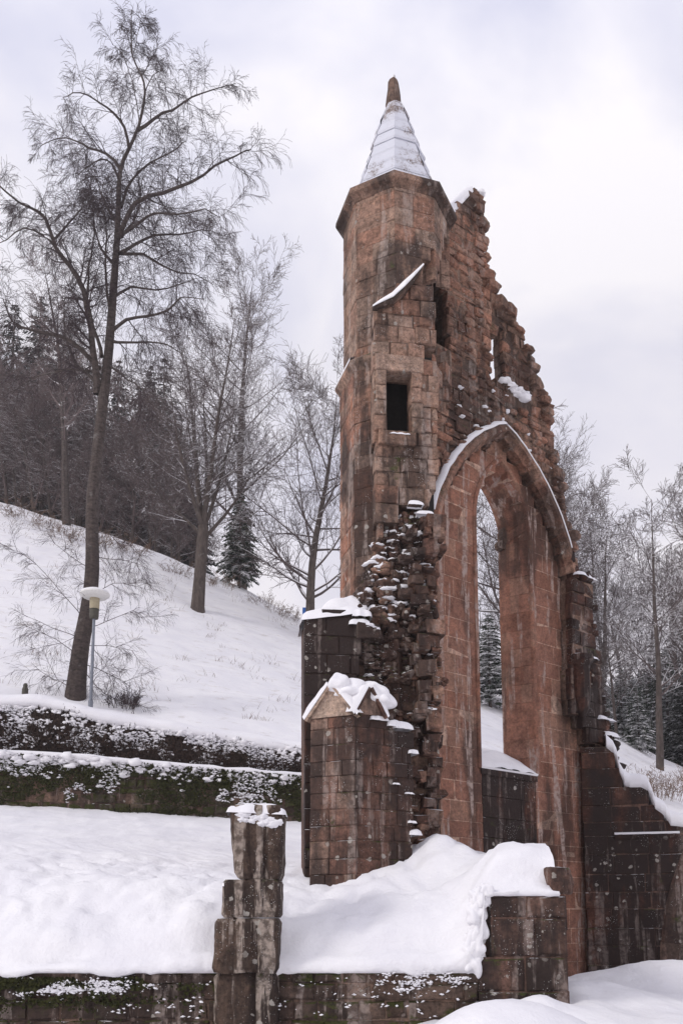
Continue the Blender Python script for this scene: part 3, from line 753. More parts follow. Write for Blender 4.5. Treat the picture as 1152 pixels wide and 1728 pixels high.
# ---- torn pier below the turret
PA = at(513, 1480, 16.85); PA = (PA.x, PA.y); pd = R(7); PD = (math.cos(pd), math.sin(pd))
def PW(t, z, n): return Vector((PA[0] + PD[0] * t + PD[1] * n, PA[1] + PD[1] * t - PD[0] * n, z))
PIER = empty('torn_pier', (0, 0, 0), parent=RUIN)
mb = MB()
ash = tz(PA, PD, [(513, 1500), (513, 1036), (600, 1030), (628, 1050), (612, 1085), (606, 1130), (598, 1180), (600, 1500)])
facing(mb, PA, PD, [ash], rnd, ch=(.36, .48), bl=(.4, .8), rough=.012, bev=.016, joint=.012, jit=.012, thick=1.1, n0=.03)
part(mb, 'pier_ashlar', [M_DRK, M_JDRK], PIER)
mb = MB()
rub = tz(PA, PD, [(590, 1500), (596, 1100), (604, 1030), (612, 1000), (625, 955), (640, 915), (660, 875), (690, 850), (730, 870), (744, 890), (736, 950), (738, 1040), (748, 1060), (750, 1120), (744, 1190), (748, 1280), (740, 1340), (746, 1400), (738, 1480)])
facing(mb, PA, PD, [rub], rnd, ch=(.17, .34), bl=(.2, .55), rough=.04, bev=.04, joint=.03, jit=.07, ragged=.06, thick=1.0, n0=-.05, batter=.045)
pz = [p for p in tz(PA, PD, [(600, 1030), (622, 960), (640, 915), (662, 868), (700, 842), (742, 885), (728, 990), (700, 1040), (640, 1055)])]
snow_pts = []
for k in range(360):
    px, py = rnd.uniform(596, 748), rnd.uniform(846, 1210)
    t, z = hit(px, py, PA, PD); iv = intervals([rub], z)
    if not any(a < t < b for a, b in iv): continue
    top = any(a < t < b for a, b in intervals([pz], z))
    if not top and rnd.random() < .45: continue
    r = rnd.uniform(.07, .17) * (1 if top else .9); zb = z - rub[0][1]
    n = -.05 - .045 * zb + rnd.uniform(.0, .18 if top else .05)
    rock(mb, PW(t, z, n), (r * rnd.uniform(.9, 1.5), r * 1.2, r * rnd.uniform(.6, 1.0)), rnd, 2, .75, 0, .55, rz=pd + rnd.uniform(-.4, .4))
    if top or rnd.random() < .10: snow_pts.append((t + rnd.uniform(-.3, .3) * r, z + r * .35, n + .03, r * rnd.uniform(.6, 1.15)))
# bonding stones sticking out on the right edge
bond = [(732, 1062, 32, 26), (722, 1085, 34, 26), (733, 885, 30, 28), (726, 925, 24, 26), (730, 1215, 30, 40), (726, 1262, 26, 30), (730, 1380, 26, 26), (728, 1310, 22, 30), (706, 1015, 30, 16), (622, 1068, 40, 26), (716, 1130, 34, 30)]
for q_ in range(60):
    py = rnd.uniform(880, 1450); bond.append((rnd.uniform(690, 742) - (8 if 940 < py < 1040 else 0), py, rnd.uniform(10, 26), rnd.uniform(8, 20)))
for px, py, w, h in bond:
    t, z = hit(px, py, PA, PD); t1, z1 = hit(px + w, py + h, PA, PD)
    qb = lambda t_, z_, n_: PW(t_, z_, n_)
    hw, hh = abs(t1 - t) * .5, abs(z1 - z) * .5; V = []
    for n_, k_ in ((-.4, 1), (.10, 1), (.17, .86)):
        for sx_, sz_ in ((-1, -1), (1, -1), (1, 1), (-1, 1)): V.append(PW(t + sx_ * hw * k_ + rnd.uniform(-.25, .25) * hw, z + sz_ * hh * k_ + rnd.uniform(-.25, .25) * hh, n_ + rnd.uniform(-.06, .03)))
    mb.add(V, [(0, 1, 5, 4), (1, 2, 6, 5), (2, 3, 7, 6), (3, 0, 4, 7), (4, 5, 9, 8), (5, 6, 10, 9), (6, 7, 11, 10), (7, 4, 8, 11), (8, 9, 10, 11)], rnd.random(), 0)
    if w > 27 or rnd.random() < .3: snow_pts.append((t + rnd.uniform(-.4, .4) * hw, z + hh - .05, rnd.uniform(-.05, .08), hw * rnd.uniform(.35, .6)))
part(mb, 'pier_rubble', [M_PIR, M_CORE], PIER)
mb = MB()
for t, z, n, r in snow_pts: lump(mb, PW(t, z, n), (r * 1.2, r * 1.0, r * .5), rnd, 2, .55, 1.8)
part(mb, 'snow_dusting', M_SNOW, PIER, smooth=True); mb = MB()
tA, zA = hit(510, 1037, PA, PD); tB, zB = hit(612, 1028, PA, PD)
pillow(mb, PW, tA - .02, tB + .05, -1.0, .07, lambda t: zA - .10 + max(0, (t - tA)) * .16, .26, 1, wob=.05)
pillow(mb, PW, tA + .35, tB + .12, -1.0, -.12, lambda t: zA - .04 + (t - tA) * .22, .36, 2, wob=.08)
for px, py, w_, h in ((606, 1052, .22, .10), (624, 1060, .2, .10), (610, 1038, .2, .14)):
    t, z = hit(px, py, PA, PD); pillow(mb, PW, t - w_, t + w_, -.2, .12, z - .03, h, px)
part_split(mb, 'snow_cap', M_SNOW, PIER, smooth=True)

# ---- little gabled buttress
K3 = at(600, 1486, 16.05); KK = (K3.x, K3.y)
fa = R(-24); FD = (math.cos(fa), math.sin(fa))       # front face, left to right
ra = R(26); RD = (math.cos(ra), math.sin(ra))        # right face
BUT = empty('gabled_buttress', (0, 0, 0), parent=RUIN)
xl = hit(522, 1470, KK, FD)[0]
fz0 = K3.z - .5; ze = hit(588, 1207, KK, FD)[1]
front = [(xl, fz0), (xl, ze), (0, ze), (0, fz0)]
course_seed_z[77] = fz0
mb = MB(); facing(mb, KK, FD, [front], rnd, ch=(.27, .34), bl=(.3, .6), rough=.007, bev=.012, joint=.009, jit=.008, thick=.5, course_seed=77, tone=(.25, 1), cdep=.018)
part(mb, 'buttress_front', [M_BUT, M_JDRK], BUT); mb = MB()
rside = [(0, fz0), (0, ze)] + tz(KK, RD, [(640, 1190), (662, 1200), (664, 1222), (698, 1226), (702, 1262), (694, 1268), (700, 1330), (692, 1336), (698, 1382), (692, 1386), (697, 1440)]); rside.append((rside[-1][0], fz0))
facing(mb, KK, RD, [rside], rnd, ch=(.27, .34), bl=(.28, .6), rough=.009, bev=.014, joint=.011, jit=.012, ragged=.02, thick=.5, course_seed=77, tone=(0, .6), cdep=.02)
part(mb, 'buttress_side', [M_BUTD, M_JDRK], BUT)
def gable(mb, mbs, A, d, x0, x1, z0, rise, dep):
    n = (d[1], -d[0])
    def W(t, z, k): return Vector((A[0] + d[0] * t + n[0] * k, A[1] + d[1] * t + n[1] * k, z))
    xm = (x0 + x1) / 2; fr = [W(x0, z0, .03), W(x1, z0, .03), W(xm, z0 + rise, .03)]; bk = [W(x0, z0, -dep), W(x1, z0, -dep), W(xm, z0 + rise, -dep)]
    mb.add(fr + bk, [(0, 1, 2), (4, 3, 5), (3, 4, 1, 0)], .95)
    for (xa, za, xb, zb) in ((x0 - .06, z0 - .06, xm, z0 + rise), (xm, z0 + rise, x1 + .06, z0 - .06)):
        up = Vector((-(zb - za), (xb - xa))).normalized(); P = []
        for k in (.09, -dep):
            P += [W(xa, za, k), W(xb, zb, k), W(xb + up.x * .05, zb + up.y * .05, k), W(xa + up.x * .05, za + up.y * .05, k)]
        mb.add(P, [(0, 1, 2, 3), (7, 6, 5, 4), (3, 2, 6, 7), (0, 4, 5, 1), (0, 3, 7, 4), (1, 5, 6, 2)], .5)
        fs = []; m = 9
        vs = []
        for i in range(m + 1):
            f = i / m; e_ = .10 * (.5 + .6 * math.sin(math.pi * min(1, f * .8 + .15))) + .03 * noise.noise(Vector((xa * 7 + i, za, 4)))
            for k, h in ((.10, .05), (.095, .05 + e_ * .7), (-.1, .06 + e_), (-dep * .6, .06 + e_), (-dep, .05)):
                vs.append(W(lerp(xa, xb, f) + up.x * h, lerp(za, zb, f) + up.y * h + (h - .05) * .5, k))
        mbs.add(vs, [(i * 5 + j, (i + 1) * 5 + j, (i + 1) * 5 + j + 1, i * 5 + j + 1) for i in range(m) for j in range(4)])
def BW(t, z, n): return Vector((KK[0] + RD[0] * t + RD[1] * n, KK[1] + RD[1] * t - RD[0] * n, z))
mb = MB(); ms = MB()
gr = hit(553, 1160, KK, FD)[1] - ze
gable(mb, ms, KK, FD, xl + .02, -.03, ze, gr, .75)
xr = hit(642, 1190, KK, RD)[0]
part(mb, 'front_gable', M_GBL, BUT); mb = MB()
gable(mb, ms, KK, RD, .03, min(xr, .62), ze + .02, gr * .86, .6)
part(mb, 'side_gable', M_BUT, BUT)
for px, py, Y, r, h in ((572, 1153, 16.3, .24, .28), (600, 1160, 16.4, .30, .24), (626, 1168, 16.5, .36, .34), (640, 1180, 16.45, .30, .24), (590, 1166, 16.3, .3, .2)):
    p = at(px, py, Y); lump(ms, p - Vector((0, 0, h * .4)), (r, r, h), rnd, 3, .25)
for px, py, w_, h in ((680, 1226, .26, .13), (664, 1222, .18, .12), (697, 1268, .14, .07), (640, 1212, .25, .09), (690, 1336, .12, .02), (695, 1385, .12, .03), (668, 1320, .10, .02), (700, 1405, .16, .1)):
    t, z = hit(px, py, KK, RD); pillow(ms, BW, t - w_ * .8, t + w_ * .8, -.35, .05, z - .02, h, px)
part_split(ms, 'snow_cap', M_SNOW, BUT, smooth=True)

# ============================================================ TERRACE WALL, BLOCK AND PILLAR
WY = 13.8
fwA = (0, WY); fwD = (1, 0)
TW = empty('terrace_wall', (0, WY, 0)); tag(TW, 'low mossy stone retaining wall across the foreground under a snow bank', 'wall')
zl = at(500, 1641, WY).z
wl = hit(-680, 1641, fwA, fwD)[0]; wm = hit(806, 1640, fwA, fwD)[0]; wr = hit(957, 1600, fwA, fwD)[0]
mb = MB(); facing(mb, fwA, fwD, [[(wl, -.4), (wl, zl), (wm, zl), (wm, -.4)]], rnd, ch=(.24, .36), bl=(.3, .75), rough=.022, bev=.024, joint=.016, jit=.022, thick=.6)
part(mb, 'wall_masonry', [M_FW, M_CORE], TW)
zb_ = at(880, 1511, WY).z
mb = MB(); facing(mb, fwA, fwD, [[(wm, -.4), (wm, zl + .25), (wm + .2, zl + .25), (wm + .2, zb_), (wr, zb_), (wr, -.4)]], rnd, ch=(.44, .62), bl=(.45, .8), rough=.014, bev=.03, joint=.013, jit=.012, thick=.7, n0=.035)
E2 = (wr, WY - .035); E2D = (.06, .998)
facing(mb, E2, (E2D[0], E2D[1]), [[(.02, -.4), (.02, zb_), (5.2, zb_), (5.2, -.4)]], rnd, ch=(.4, .5), thick=.5)
rock(mb, at(938, 1487, WY + .25), (.21, .3, .26), rnd, 3, .16, 0, .95, rz=.15)
part(mb, 'corner_pier', [M_BLK, M_JDRK], TW)
mb = MB()                                           # moss and ivy on the low wall
for k in range(2600):
    px = rnd.choice([rnd.gauss(60, 60), rnd.gauss(150, 70), rnd.uniform(-60, 345)]); py = 1650 + abs(rnd.gauss(0, 26))
    if noise.noise(Vector((px * .02, py * .05, 2))) < -.05: continue
    p = at(px, py, WY - .03 - rnd.random() * .04); r = rnd.uniform(.012, .03); a = rnd.uniform(0, 6.28)
    d1 = Vector((math.cos(a), -.5, math.sin(a))) * r; d2 = Vector((-math.sin(a), -.3, math.cos(a))) * r
    mb.add([p - d1, p + d2, p + d1, p - d2], [(0, 1, 2, 3)], rnd.random())
part(mb, 'moss', M_MOSSL, TW)
mb = MB()
def flk(mb, p, r, rn):
    a = rn.uniform(0, 6.28); d1 = Vector((math.cos(a), math.sin(a) * .6, rn.uniform(-.4, .4))) * r; d2 = Vector((-math.sin(a), math.cos(a) * .6, rn.uniform(-.4, .4))) * r * rn.uniform(.4, .9)
    mb.add([p - d1, p + d2, p + d1, p - d2, p + Vector((0, -.2 * r, r * .5)), p - Vector((0, 0, r * .3))], [(0, 1, 4), (1, 2, 4), (2, 3, 4), (3, 0, 4), (1, 0, 5), (2, 1, 5), (3, 2, 5), (0, 3, 5)])
ml = MB()
cl = [(rnd.gauss(140, 55), rnd.uniform(1652, 1672), 26) for _ in range(20)] + [(rnd.uniform(640, 780), rnd.uniform(1640, 1660), 14) for _ in range(16)] + [(rnd.uniform(-20, 800), rnd.uniform(1646, 1716), 3) for _ in range(60)] + [(678, 1668, 30), (40, 1674, 30), (170, 1668, 40), (210, 1655, 30)]
for px, py, n_ in cl:
    for q_ in range(n_): flk(mb, at(px + rnd.gauss(0, 9), py + abs(rnd.gauss(0, 4)), WY - .035 - rnd.random() * .03), rnd.uniform(.012, .045), rnd)
for px, py, r in ((808, 1518, .16), (803, 1545, .17), (806, 1572, .16), (800, 1598, .18), (796, 1620, .2), (820, 1508, .13)):
    lump(ml, at(px, py, WY + .05), (r * .9, r * .7, r * 1.3), rnd, 3, .55, 1.7, 1.0)
part(mb, 'snow_dusting', M_SNOW, TW); part_split(ml, 'snow_cap', M_SNOWT, TW, smooth=True)

# broken pillar of moulded jamb stones
pb = at(420, 1640, WY)
PL = empty('broken_pillar', (pb.x, WY + .1, pb.z)); tag(PL, 'broken jamb pillar of three weathered stones standing on the low wall, snow on top', 'pillar')
def jamb(x0, x1, z0, z1, sh0, sh1, y0=-.32, flutes=((.28, .05), (.62, .07)), name='jamb_stone'):
    mb = MB(); nx, nz = 22, 12; W_ = x1 - x0; seed = rnd.random() * 30
    ring = []
    prof = []
    for i in range(nx + 1):
        f = i / nx; y = y0 + WY
        for c, dp in flutes: y += dp * .62 * math.exp(-((f - c) / .05) ** 2) * (1 if c < .5 else 1.2)
        y += .10 * max(0, (abs(f - .5) - .42) / .08) ** 2
        prof.append((f, y))
    prof += [(1.0, WY + .12), (1.0, WY + .45), (.0, WY + .45), (.0, WY + .12)]
    n = len(prof); vs = []
    for j in range(nz + 1):
        g = j / nz; z = lerp(z0, z1, g)
        a, b = lerp(sh0[0], sh1[0], g), lerp(sh0[1], sh1[1], g)
        for f, y in prof:
            e_ = .035 * max(0, (abs(g - .5) - .42) / .08)
            x = lerp(x0 + a + e_, x1 + b - e_, f)
            p = Vector((x, y + e_ * .7, z)); q = noise.noise_vector(p * 3.3 + Vector((seed, 0, 0))) * .022 + noise.noise_vector(p * 11) * .009
            vs.append(p + q)
    fs = [(j * n + i, j * n + (i + 1) % n, (j + 1) * n + (i + 1) % n, (j + 1) * n + i) for j in range(nz) for i in range(n)]
    mb.add(vs, fs, rnd.random()); mb.add(vs[-n:], [tuple(range(n))], .5); mb.add(vs[:n], [tuple(range(n - 1, -1, -1))], .5)
    return part(mb, name, M_PIL, PL)
def zx(px, py): p = at(px, py, WY - .3); return p.x, p.z
x0, z0 = zx(357, 1640); x1, z1 = zx(470, 1549)
jamb(x0, x1, z0 - .02, z1, (0, 0), (.02, -.0), flutes=((.30, .05), (.66, .08), (.84, .03)))
x0, za_ = zx(373, 1549); x1, zb2 = zx(473, 1484)
jamb(x0, x1, za_ + .012, zb2, (0, 0), (0, 0), flutes=((.42, .06), (.75, .05)))
x0, za_ = zx(396, 1484); x1, zb2 = zx(476, 1358)
jamb(x0, x1, za_ + .012, zb2, (0, 0), (-.13, .03), flutes=((.36, .05), (.66, .09)))
# lower jamb course inside the wall face
x0, za_ = zx(357, 1735); x1, zb2 = zx(468, 1643)
jamb(x0, x1, za_, zb2, (0, 0), (0, 0), y0=-.20, flutes=((.32, .04), (.64, .08)))
mb = MB()
def LW(t, z, n): return Vector((t, WY - n, z))
a_, b_ = at(384, 1360, WY - .3), at(478, 1364, WY - .3)
pillow(mb, LW, a_.x - .02, b_.x + .03, -.42, .34, lambda t: lerp(a_.z, b_.z, (t - a_.x) / (b_.x - a_.x)) - .05, .13, 4, 20, 12, .05, .14)
for k in range(26):
    f = rnd.random(); r = rnd.uniform(.035, .075); lump(mb, at(lerp(404, 474, f) + rnd.gauss(0, 3), lerp(1370, 1388, f ** 1.5) + abs(rnd.gauss(0, 8)), WY - .30), (r * 1.3, .05, r * .9), rnd, 2, .6, 1.6, .9)
a_, b_ = at(374, 1490, WY - .3), at(392, 1488, WY - .3)
pillow(mb, LW, a_.x, b_.x, -.3, .30, a_.z - .02, .06, 8)
part_split(mb, 'snow_cap', M_SNOW, PL, smooth=True)

# ============================================================ GROUND
def tps(pts):
    P = np.array([(p.x, p.y) for p in pts]); z = np.array([p.z for p in pts]); n = len(P)
    def U(r2): return np.where(r2 > 1e-9, r2 * np.log(np.maximum(r2, 1e-9)), 0)
    d2 = ((P[:, None] - P[None]) ** 2).sum(-1); K = U(d2) + np.eye(n) * .08
    A = np.zeros((n + 3, n + 3)); A[:n, :n] = K; A[:n, n] = 1; A[:n, n + 1:] = P; A[n, :n] = 1; A[n + 1:, :n] = P.T
    w_ = np.linalg.solve(A, np.concatenate([z, np.zeros(3)]))
    return lambda x, y: float((w_[:n] * U((P[:, 0] - x) ** 2 + (P[:, 1] - y) ** 2)).sum() + w_[n] + w_[n + 1] * x + w_[n + 2] * y)
cp = []
for Y, L in ((WY + .1, [(-150, 1635), (0, 1628), (120, 1622), (250, 1614), (330, 1605), (480, 1615), (600, 1612), (700, 1606), (780, 1596)]),
             (WY + .7, [(-150, 1570), (0, 1572), (130, 1568), (250, 1560), (350, 1548), (480, 1565), (600, 1560), (700, 1545), (780, 1530)]),
             (WY + .1, [(835, 1498), (880, 1494), (930, 1492)]), (WY + .4, [(835, 1468), (880, 1455), (930, 1462)]), (WY + .9, [(830, 1446), (880, 1428), (935, 1440)]), (WY + 1.8, [(800, 1450), (860, 1434), (910, 1428)]),
             (15.6, [(-150, 1500), (0, 1500), (150, 1502), (300, 1500), (400, 1500), (480, 1508), (560, 1512), (620, 1500), (700, 1488), (760, 1470)]),
             (16.6, [(700, 1440), (740, 1412), (790, 1440), (840, 1442)]), (17.6, [(760, 1420), (820, 1446), (870, 1452)]),
             (17.2, [(-150, 1458), (0, 1460), (200, 1472), (350, 1474), (480, 1476), (530, 1472)]), (20.5, [(-150, 1425), (0, 1428), (200, 1440), (400, 1452), (520, 1456)]),
             (25, [(-150, 1395), (0, 1400), (200, 1412), (400, 1432), (560, 1440)]), (30.5, [(-150, 1352), (0, 1364), (120, 1374), (250, 1384), (400, 1398), (560, 1408)])):
    for px, py in L: cp.append(at(px, py, Y))
zt_ = tps(cp)
rd = random.Random(77); DENTS = [(rd.uniform(-7, 2.6), rd.uniform(14.6, 19), rd.uniform(.07, .2), rd.uniform(.03, .09)) for _ in range(70)] + [(-6.5 + i * .42, 17.2 + .7 * math.sin(i * .35) + (.12 if i % 2 else -.12), .11, .08) for i in range(17)]
def terrace_z(x, y):
    z = zt_(x, y)
    p = Vector((x, y, 0))
    q = p + noise.noise_vector(p * 1.2) * .35
    near = 1 - .55 * sstep(16, 24, y)
    z += near * (.13 * noise.noise(q * .8) * sstep(14.2, 15.5, y) + (.17 * abs(noise.noise(q * 1.5)) - .05) * sstep(13.9, 14.5, y) + .07 * abs(noise.noise(q * 4.1)) * sstep(13.9, 14.3, y) + .012 * noise.noise(q * 9))
    wb = .14 * noise.noise(Vector((x * .9, 3, 1))) + .06 * noise.noise(Vector((x * 2.8, 7, 1)))
    z += .22 * sstep(13.98 + wb, 14.16 + wb, y) * (1 - sstep(14.15, 15.4, y)) * (.6 + .8 * noise.noise(Vector((x * .7, 5, 8))))
    z -= .13 * math.exp(-((y - 14.0 - wb * .6) / .07) ** 2) * (.6 + .9 * noise.noise(Vector((x * .8, 1, 3))))
    z -= .10 * max(0, noise.noise(p * 1.7 + Vector((9, 4, 0))) - .25) * near
    for dx, dy, dr, dh in DENTS:
        r2 = ((x - dx) ** 2 + (y - dy) ** 2) / dr ** 2
        if r2 < 6: z += dh * (math.exp(-r2) - .35 * math.exp(-(r2 - 1.6) ** 2))* -1
    return z
mb = MB()
ys = [WY - .09 + .06 * 0] + list(np.arange(WY + .02, 20, .085)) + list(np.arange(20, 34.5, .3)); nx = 190
vs = []; fs = []
rows = []
def xr_(y): return wr - .1 + .06 * (y - WY) if y < 19 else max(-1, wr + .2 - (y - 19) * 1.2)
for y in ys:
    xl_ = -11 - (y - 13) * .45; x1 = xr_(y); rows.append([(lerp(xl_, x1, i / nx), y) for i in range(nx + 1)])
Z = [[terrace_z(*p) for p in r] for r in rows]
for i in range(nx + 1):                              # overhanging lip along the wall
    x = rows[0][i][0]; o = .05 * noise.noise(Vector((x * 1.9, 1, 5))) + .035 * noise.noise(Vector((x * 6, 1, 5))); low = zl if x < wm + .1 else zb_
    Z[0][i] = max(low + .035 + o, Z[1][i] - .15)
    Z[1][i] = max(Z[1][i], low + .06); Z[2][i] = max(Z[2][i], low + .07)
    rows[0][i] = (x, WY - .075 + o * 1.3); Z[0][i] -= max(0, .13 * noise.noise(Vector((x * 1.3, 8, 2))) + .07 * noise.noise(Vector((x * 5, 3, 2))) + .02)
lip = [(x, WY - .03, min((zl if x < wm + .1 else zb_) - .01, zz - .03)) for (x, y), zz in zip(rows[0], Z[0])]
allrows = [[(x, y + .12, z) for x, y, z in lip], lip] + [[(p[0], p[1], z) for p, z in zip(r, zz)] for r, zz in zip(rows, Z)]
for r in allrows: vs += r
n = nx + 1
fs = [(j * n + i, j * n + i + 1, (j + 1) * n + i + 1, (j + 1) * n + i) for j in range(len(allrows) - 1) for i in range(nx)]
mb.add(vs, fs)
ter = mb.build('snow_terrace', M_SNOWT, smooth=True); tag(ter, kind='structure')

# lower court on the right
mounds = [(at(890, 1690, 11.2), 1.0, .75, .42), (at(1000, 1660, 15.5), 1.3, 1.2, .42), (at(1060, 1640, 18.5), 2.0, 1.0, .30), (at(1180, 1640, 18), 1.8, 1.4, .42), (at(905, 1668, 13.3), .55, .5, .42), (at(800, 1720, 10.8), .9, .6, .22), (at(700, 1740, 11), 1.2, .7, .12), (at(985, 1655, 14.0), .5, 1.2, .2)]
def ground_z(x, y):
    z = .10 + .016 * max(0, y - 12) - .45 * (1 - sstep(-.3, 1.7, x)) * sstep(6, 11, y)
    for p, rx, ry, h in mounds: z += h * math.exp(-((x - p.x) / rx) ** 2 - ((y - p.y) / ry) ** 2)
    q = Vector((x, y, 9)); z += .05 * noise.noise(q * 1.1) + .03 * noise.noise(q * 3) + .012 * noise.noise(q * 8)
    return z
mb = MB(); gx = list(np.arange(-40, -3, 1.5)) + list(np.arange(-3, 14, .1)) + list(np.arange(14, 60, 2)); gy = list(np.arange(-10, 8, 1)) + list(np.arange(8, 23, .1)) + list(np.arange(23, 27, .5))
n = len(gx); mb.add([(x, y, ground_z(x, y)) for y in gy for x in gx], [(j * n + i, j * n + i + 1, (j + 1) * n + i + 1, (j + 1) * n + i) for j in range(len(gy) - 1) for i in range(n - 1)])
tag(mb.build('snow_ground', M_SNOWT, smooth=True), kind='structure')

# hillside behind
RIDGE = [(-900, 700), (-400, 760), (-100, 822), (0, 850), (100, 882), (180, 905), (250, 930), (335, 965), (400, 990), (510, 1043), (620, 1086), (740, 1130), (810, 1158), (860, 1182), (960, 1215), (1040, 1240), (1100, 1276), (1152, 1300), (1300, 1345), (2000, 1420)]
FOOT = [(-400, 1150), (0, 1172), (150, 1194), (350, 1222), (510, 1252), (700, 1290), (850, 1330), (1040, 1390), (1152, 1420), (2000, 1470)]
YR = 72.0
def hill_z(x, y):
    a = x / y; px = 576 + a * 1500 * .965
    e1, e0 = elev(interp(px, RIDGE)), elev(interp(px, FOOT))
    t = (y - 36) / (YR - 36)
    if t < 0: z = CZ + y * max(-.02, e0 + t * .10)
    elif t < 1: z = CZ + y * (e0 + (e1 - e0) * (1 - (1 - t) ** 1.5))
    else: z = CZ + YR * e1 + (y - YR) * e1 * .55
    q = Vector((x, y, 0)); return z + .35 * noise.noise(q * .09) * min(1, y / 60) + .12 * noise.noise(q * .45) + .05 * noise.noise(q * 1.4)
mb = MB(); vs = []; na = 220
ya = list(np.arange(0, 1, .012)) + [1.0]
yabs = [lambda y0, f: y0 + (78 - y0) * f]
cols = []
for i in range(na + 1):
    a = lerp(-.85, .95, i / na); px = 576 + a * 1500 * .965; y0 = lerp(34.0, 25.5, sstep(560, 680, px))
    cols.append([(a * y, y) for y in [y0 + (78 - y0) * f for f in ya] + [85, 95, 110, 130, 160, 200]])
m = len(cols[0])
mb.add([(x, y, hill_z(x, y)) for c in cols for x, y in c], [(i * m + j, (i + 1) * m + j, (i + 1) * m + j + 1, i * m + j + 1) for i in range(na) for j in range(m - 1)])
tag(mb.build('snowy_hillside', M_SNOWH, smooth=True), kind='structure')
def onhill(px, py=None, Y=None):
    """point of the hillside seen at column px, at distance Y or on the row py"""
    if Y is None:
        for k in range(400):
            Y = 34 + k * .12; a = (px - 576) / 1500 / .965; x = a * Y
            if CZ + Y * elev(py) <= hill_z(x, Y): break
    x = at(px, py if py else 1000, Y).x
    return Vector((x, Y, hill_z(x, Y)))

# far wooded ridge across the valley
s = NM('far_forest_ground'); M_FAR = s.done(s.mix(s.rng(s.noise(.09, 8, .75), .45, .6), (.10, .10, .12), (.45, .46, .52)), 1)
mb = MB(); vs = []
fx = list(np.arange(-120, 420, 12)); fy = [190, 215, 240, 265, 290, 320, 360]
FR = [(-120, 40), (60, 68), (110, 84), (160, 92), (260, 108), (420, 130)]
def far_z(x, y): return lerp(8, interp(x, FR), sstep(185, 330, y)) + 3 * noise.noise(Vector((x * .02, y * .02, 0)))
n = len(fx); mb.add([(x, y, far_z(x, y)) for y in fy for x in fx], [(j * n + i, j * n + i + 1, (j + 1) * n + i + 1, (j + 1) * n + i) for j in range(len(fy) - 1) for i in range(n - 1)])
tag(mb.build('far_hills', M_FAR, smooth=True), kind='structure')

# ============================================================ TREES
def tube(mb, pts, rad, k=4, tone=.5):
    n = len(pts); vs = []
    for i, p in enumerate(pts):
        d = (pts[min(n - 1, i + 1)] - pts[max(0, i - 1)])
        if d.length < 1e-6: d = Vector((0, 0, 1))
        d.normalize(); a = d.cross(Vector((.31, .95, .05)));
        if a.length < .1: a = d.cross(Vector((1, 0, 0)))
        a.normalize(); b = d.cross(a)
        for j in range(k):
            th = 2 * math.pi * j / k; vs.append(p + (a * math.cos(th) + b * math.sin(th)) * rad[i])
    mb.add(vs, [(i * k + j, i * k + (j + 1) % k, (i + 1) * k + (j + 1) % k, (i + 1) * k + j) for i in range(n - 1) for j in range(k)], tone)
def rdir(rn): 
    while True:
        v = Vector((rn.uniform(-1, 1), rn.uniform(-1, 1), rn.uniform(-1, 1)))
        if .05 < v.length < 1: return v.normalized()
def branch(mbT, mbC, p, d, L, r, lvl, P, rn):
    n = P['seg'][lvl]; pts = [p.copy()]; rad = [r]; dirs = [d.copy()]; step = L / n
    for i in range(n):
        d = (d + rdir(rn) * P['wander'][lvl] + Vector((0, 0, P['trop'][lvl]))).normalized()
        p = p + d * step; pts.append(p); rad.append(max(P['rmin'], r * (1 - (i + 1) / n * P['taper'][lvl]))); dirs.append(d)
    tube(mbT if lvl <= P['split'] else mbC, pts, rad, P['sides'][lvl])
    if lvl + 1 >= len(P['seg']): return
    nc = P['n'][lvl]; nc = max(1, int(nc * rn.uniform(.8, 1.2)))
    for c in range(nc):
        f = lerp(P['start'][lvl], 1, (c + rn.random()) / nc); x = f * n; i = min(n - 1, int(x)); q = pts[i].lerp(pts[i + 1], x - i); dd_ = dirs[min(n, i + 1)]
        ax = dd_.cross(rdir(rn)); 
        if ax.length < .05: continue
        ax.normalize(); ang = R(P['ang'][lvl]) * rn.uniform(.7, 1.25); nd = dd_ * math.cos(ang) + ax * math.sin(ang)
        fl = P['len'][lvl] * (1 - P['fall'][lvl] * f) * rn.uniform(.65, 1.15)
        branch(mbT, mbC, q, nd.normalized(), L * fl, max(P['rmin'], lerp(r, r * (1 - P['taper'][lvl]), f) * P['rr'][lvl] * rn.uniform(.7, 1.1)), lvl + 1, P, rn)
BASEP = dict(seg=[10, 7, 5, 3], wander=[.07, .13, .15, .17], trop=[.03, .06, .03, .0], taper=[.97, .88, .8, .6], sides=[7, 4, 3, 3], split=0,
             n=[26, 12, 9], start=[.22, .2, .12], ang=[52, 46, 42], len=[.46, .45, .5], fall=[.55, .35, .3], rr=[.42, .5, .55], rmin=.009)
def bare(name, H, r, rn, mats, **over):
    P = dict(BASEP); P.update(over); root = empty(name)
    T, Cc = MB(), MB()
    stems = P.get('stems', [(Vector((0, 0, 0)), Vector((rn.uniform(-.05, .05), rn.uniform(-.05, .05), 1)), 1)])
    for q, d, k in stems: branch(T, Cc, Vector(q), d.normalized(), H * k, r * k, 0, P, rn)
    # root flare
    T.build('trunk', mats[0], root); Cc.build('crown', mats[1], root); return root
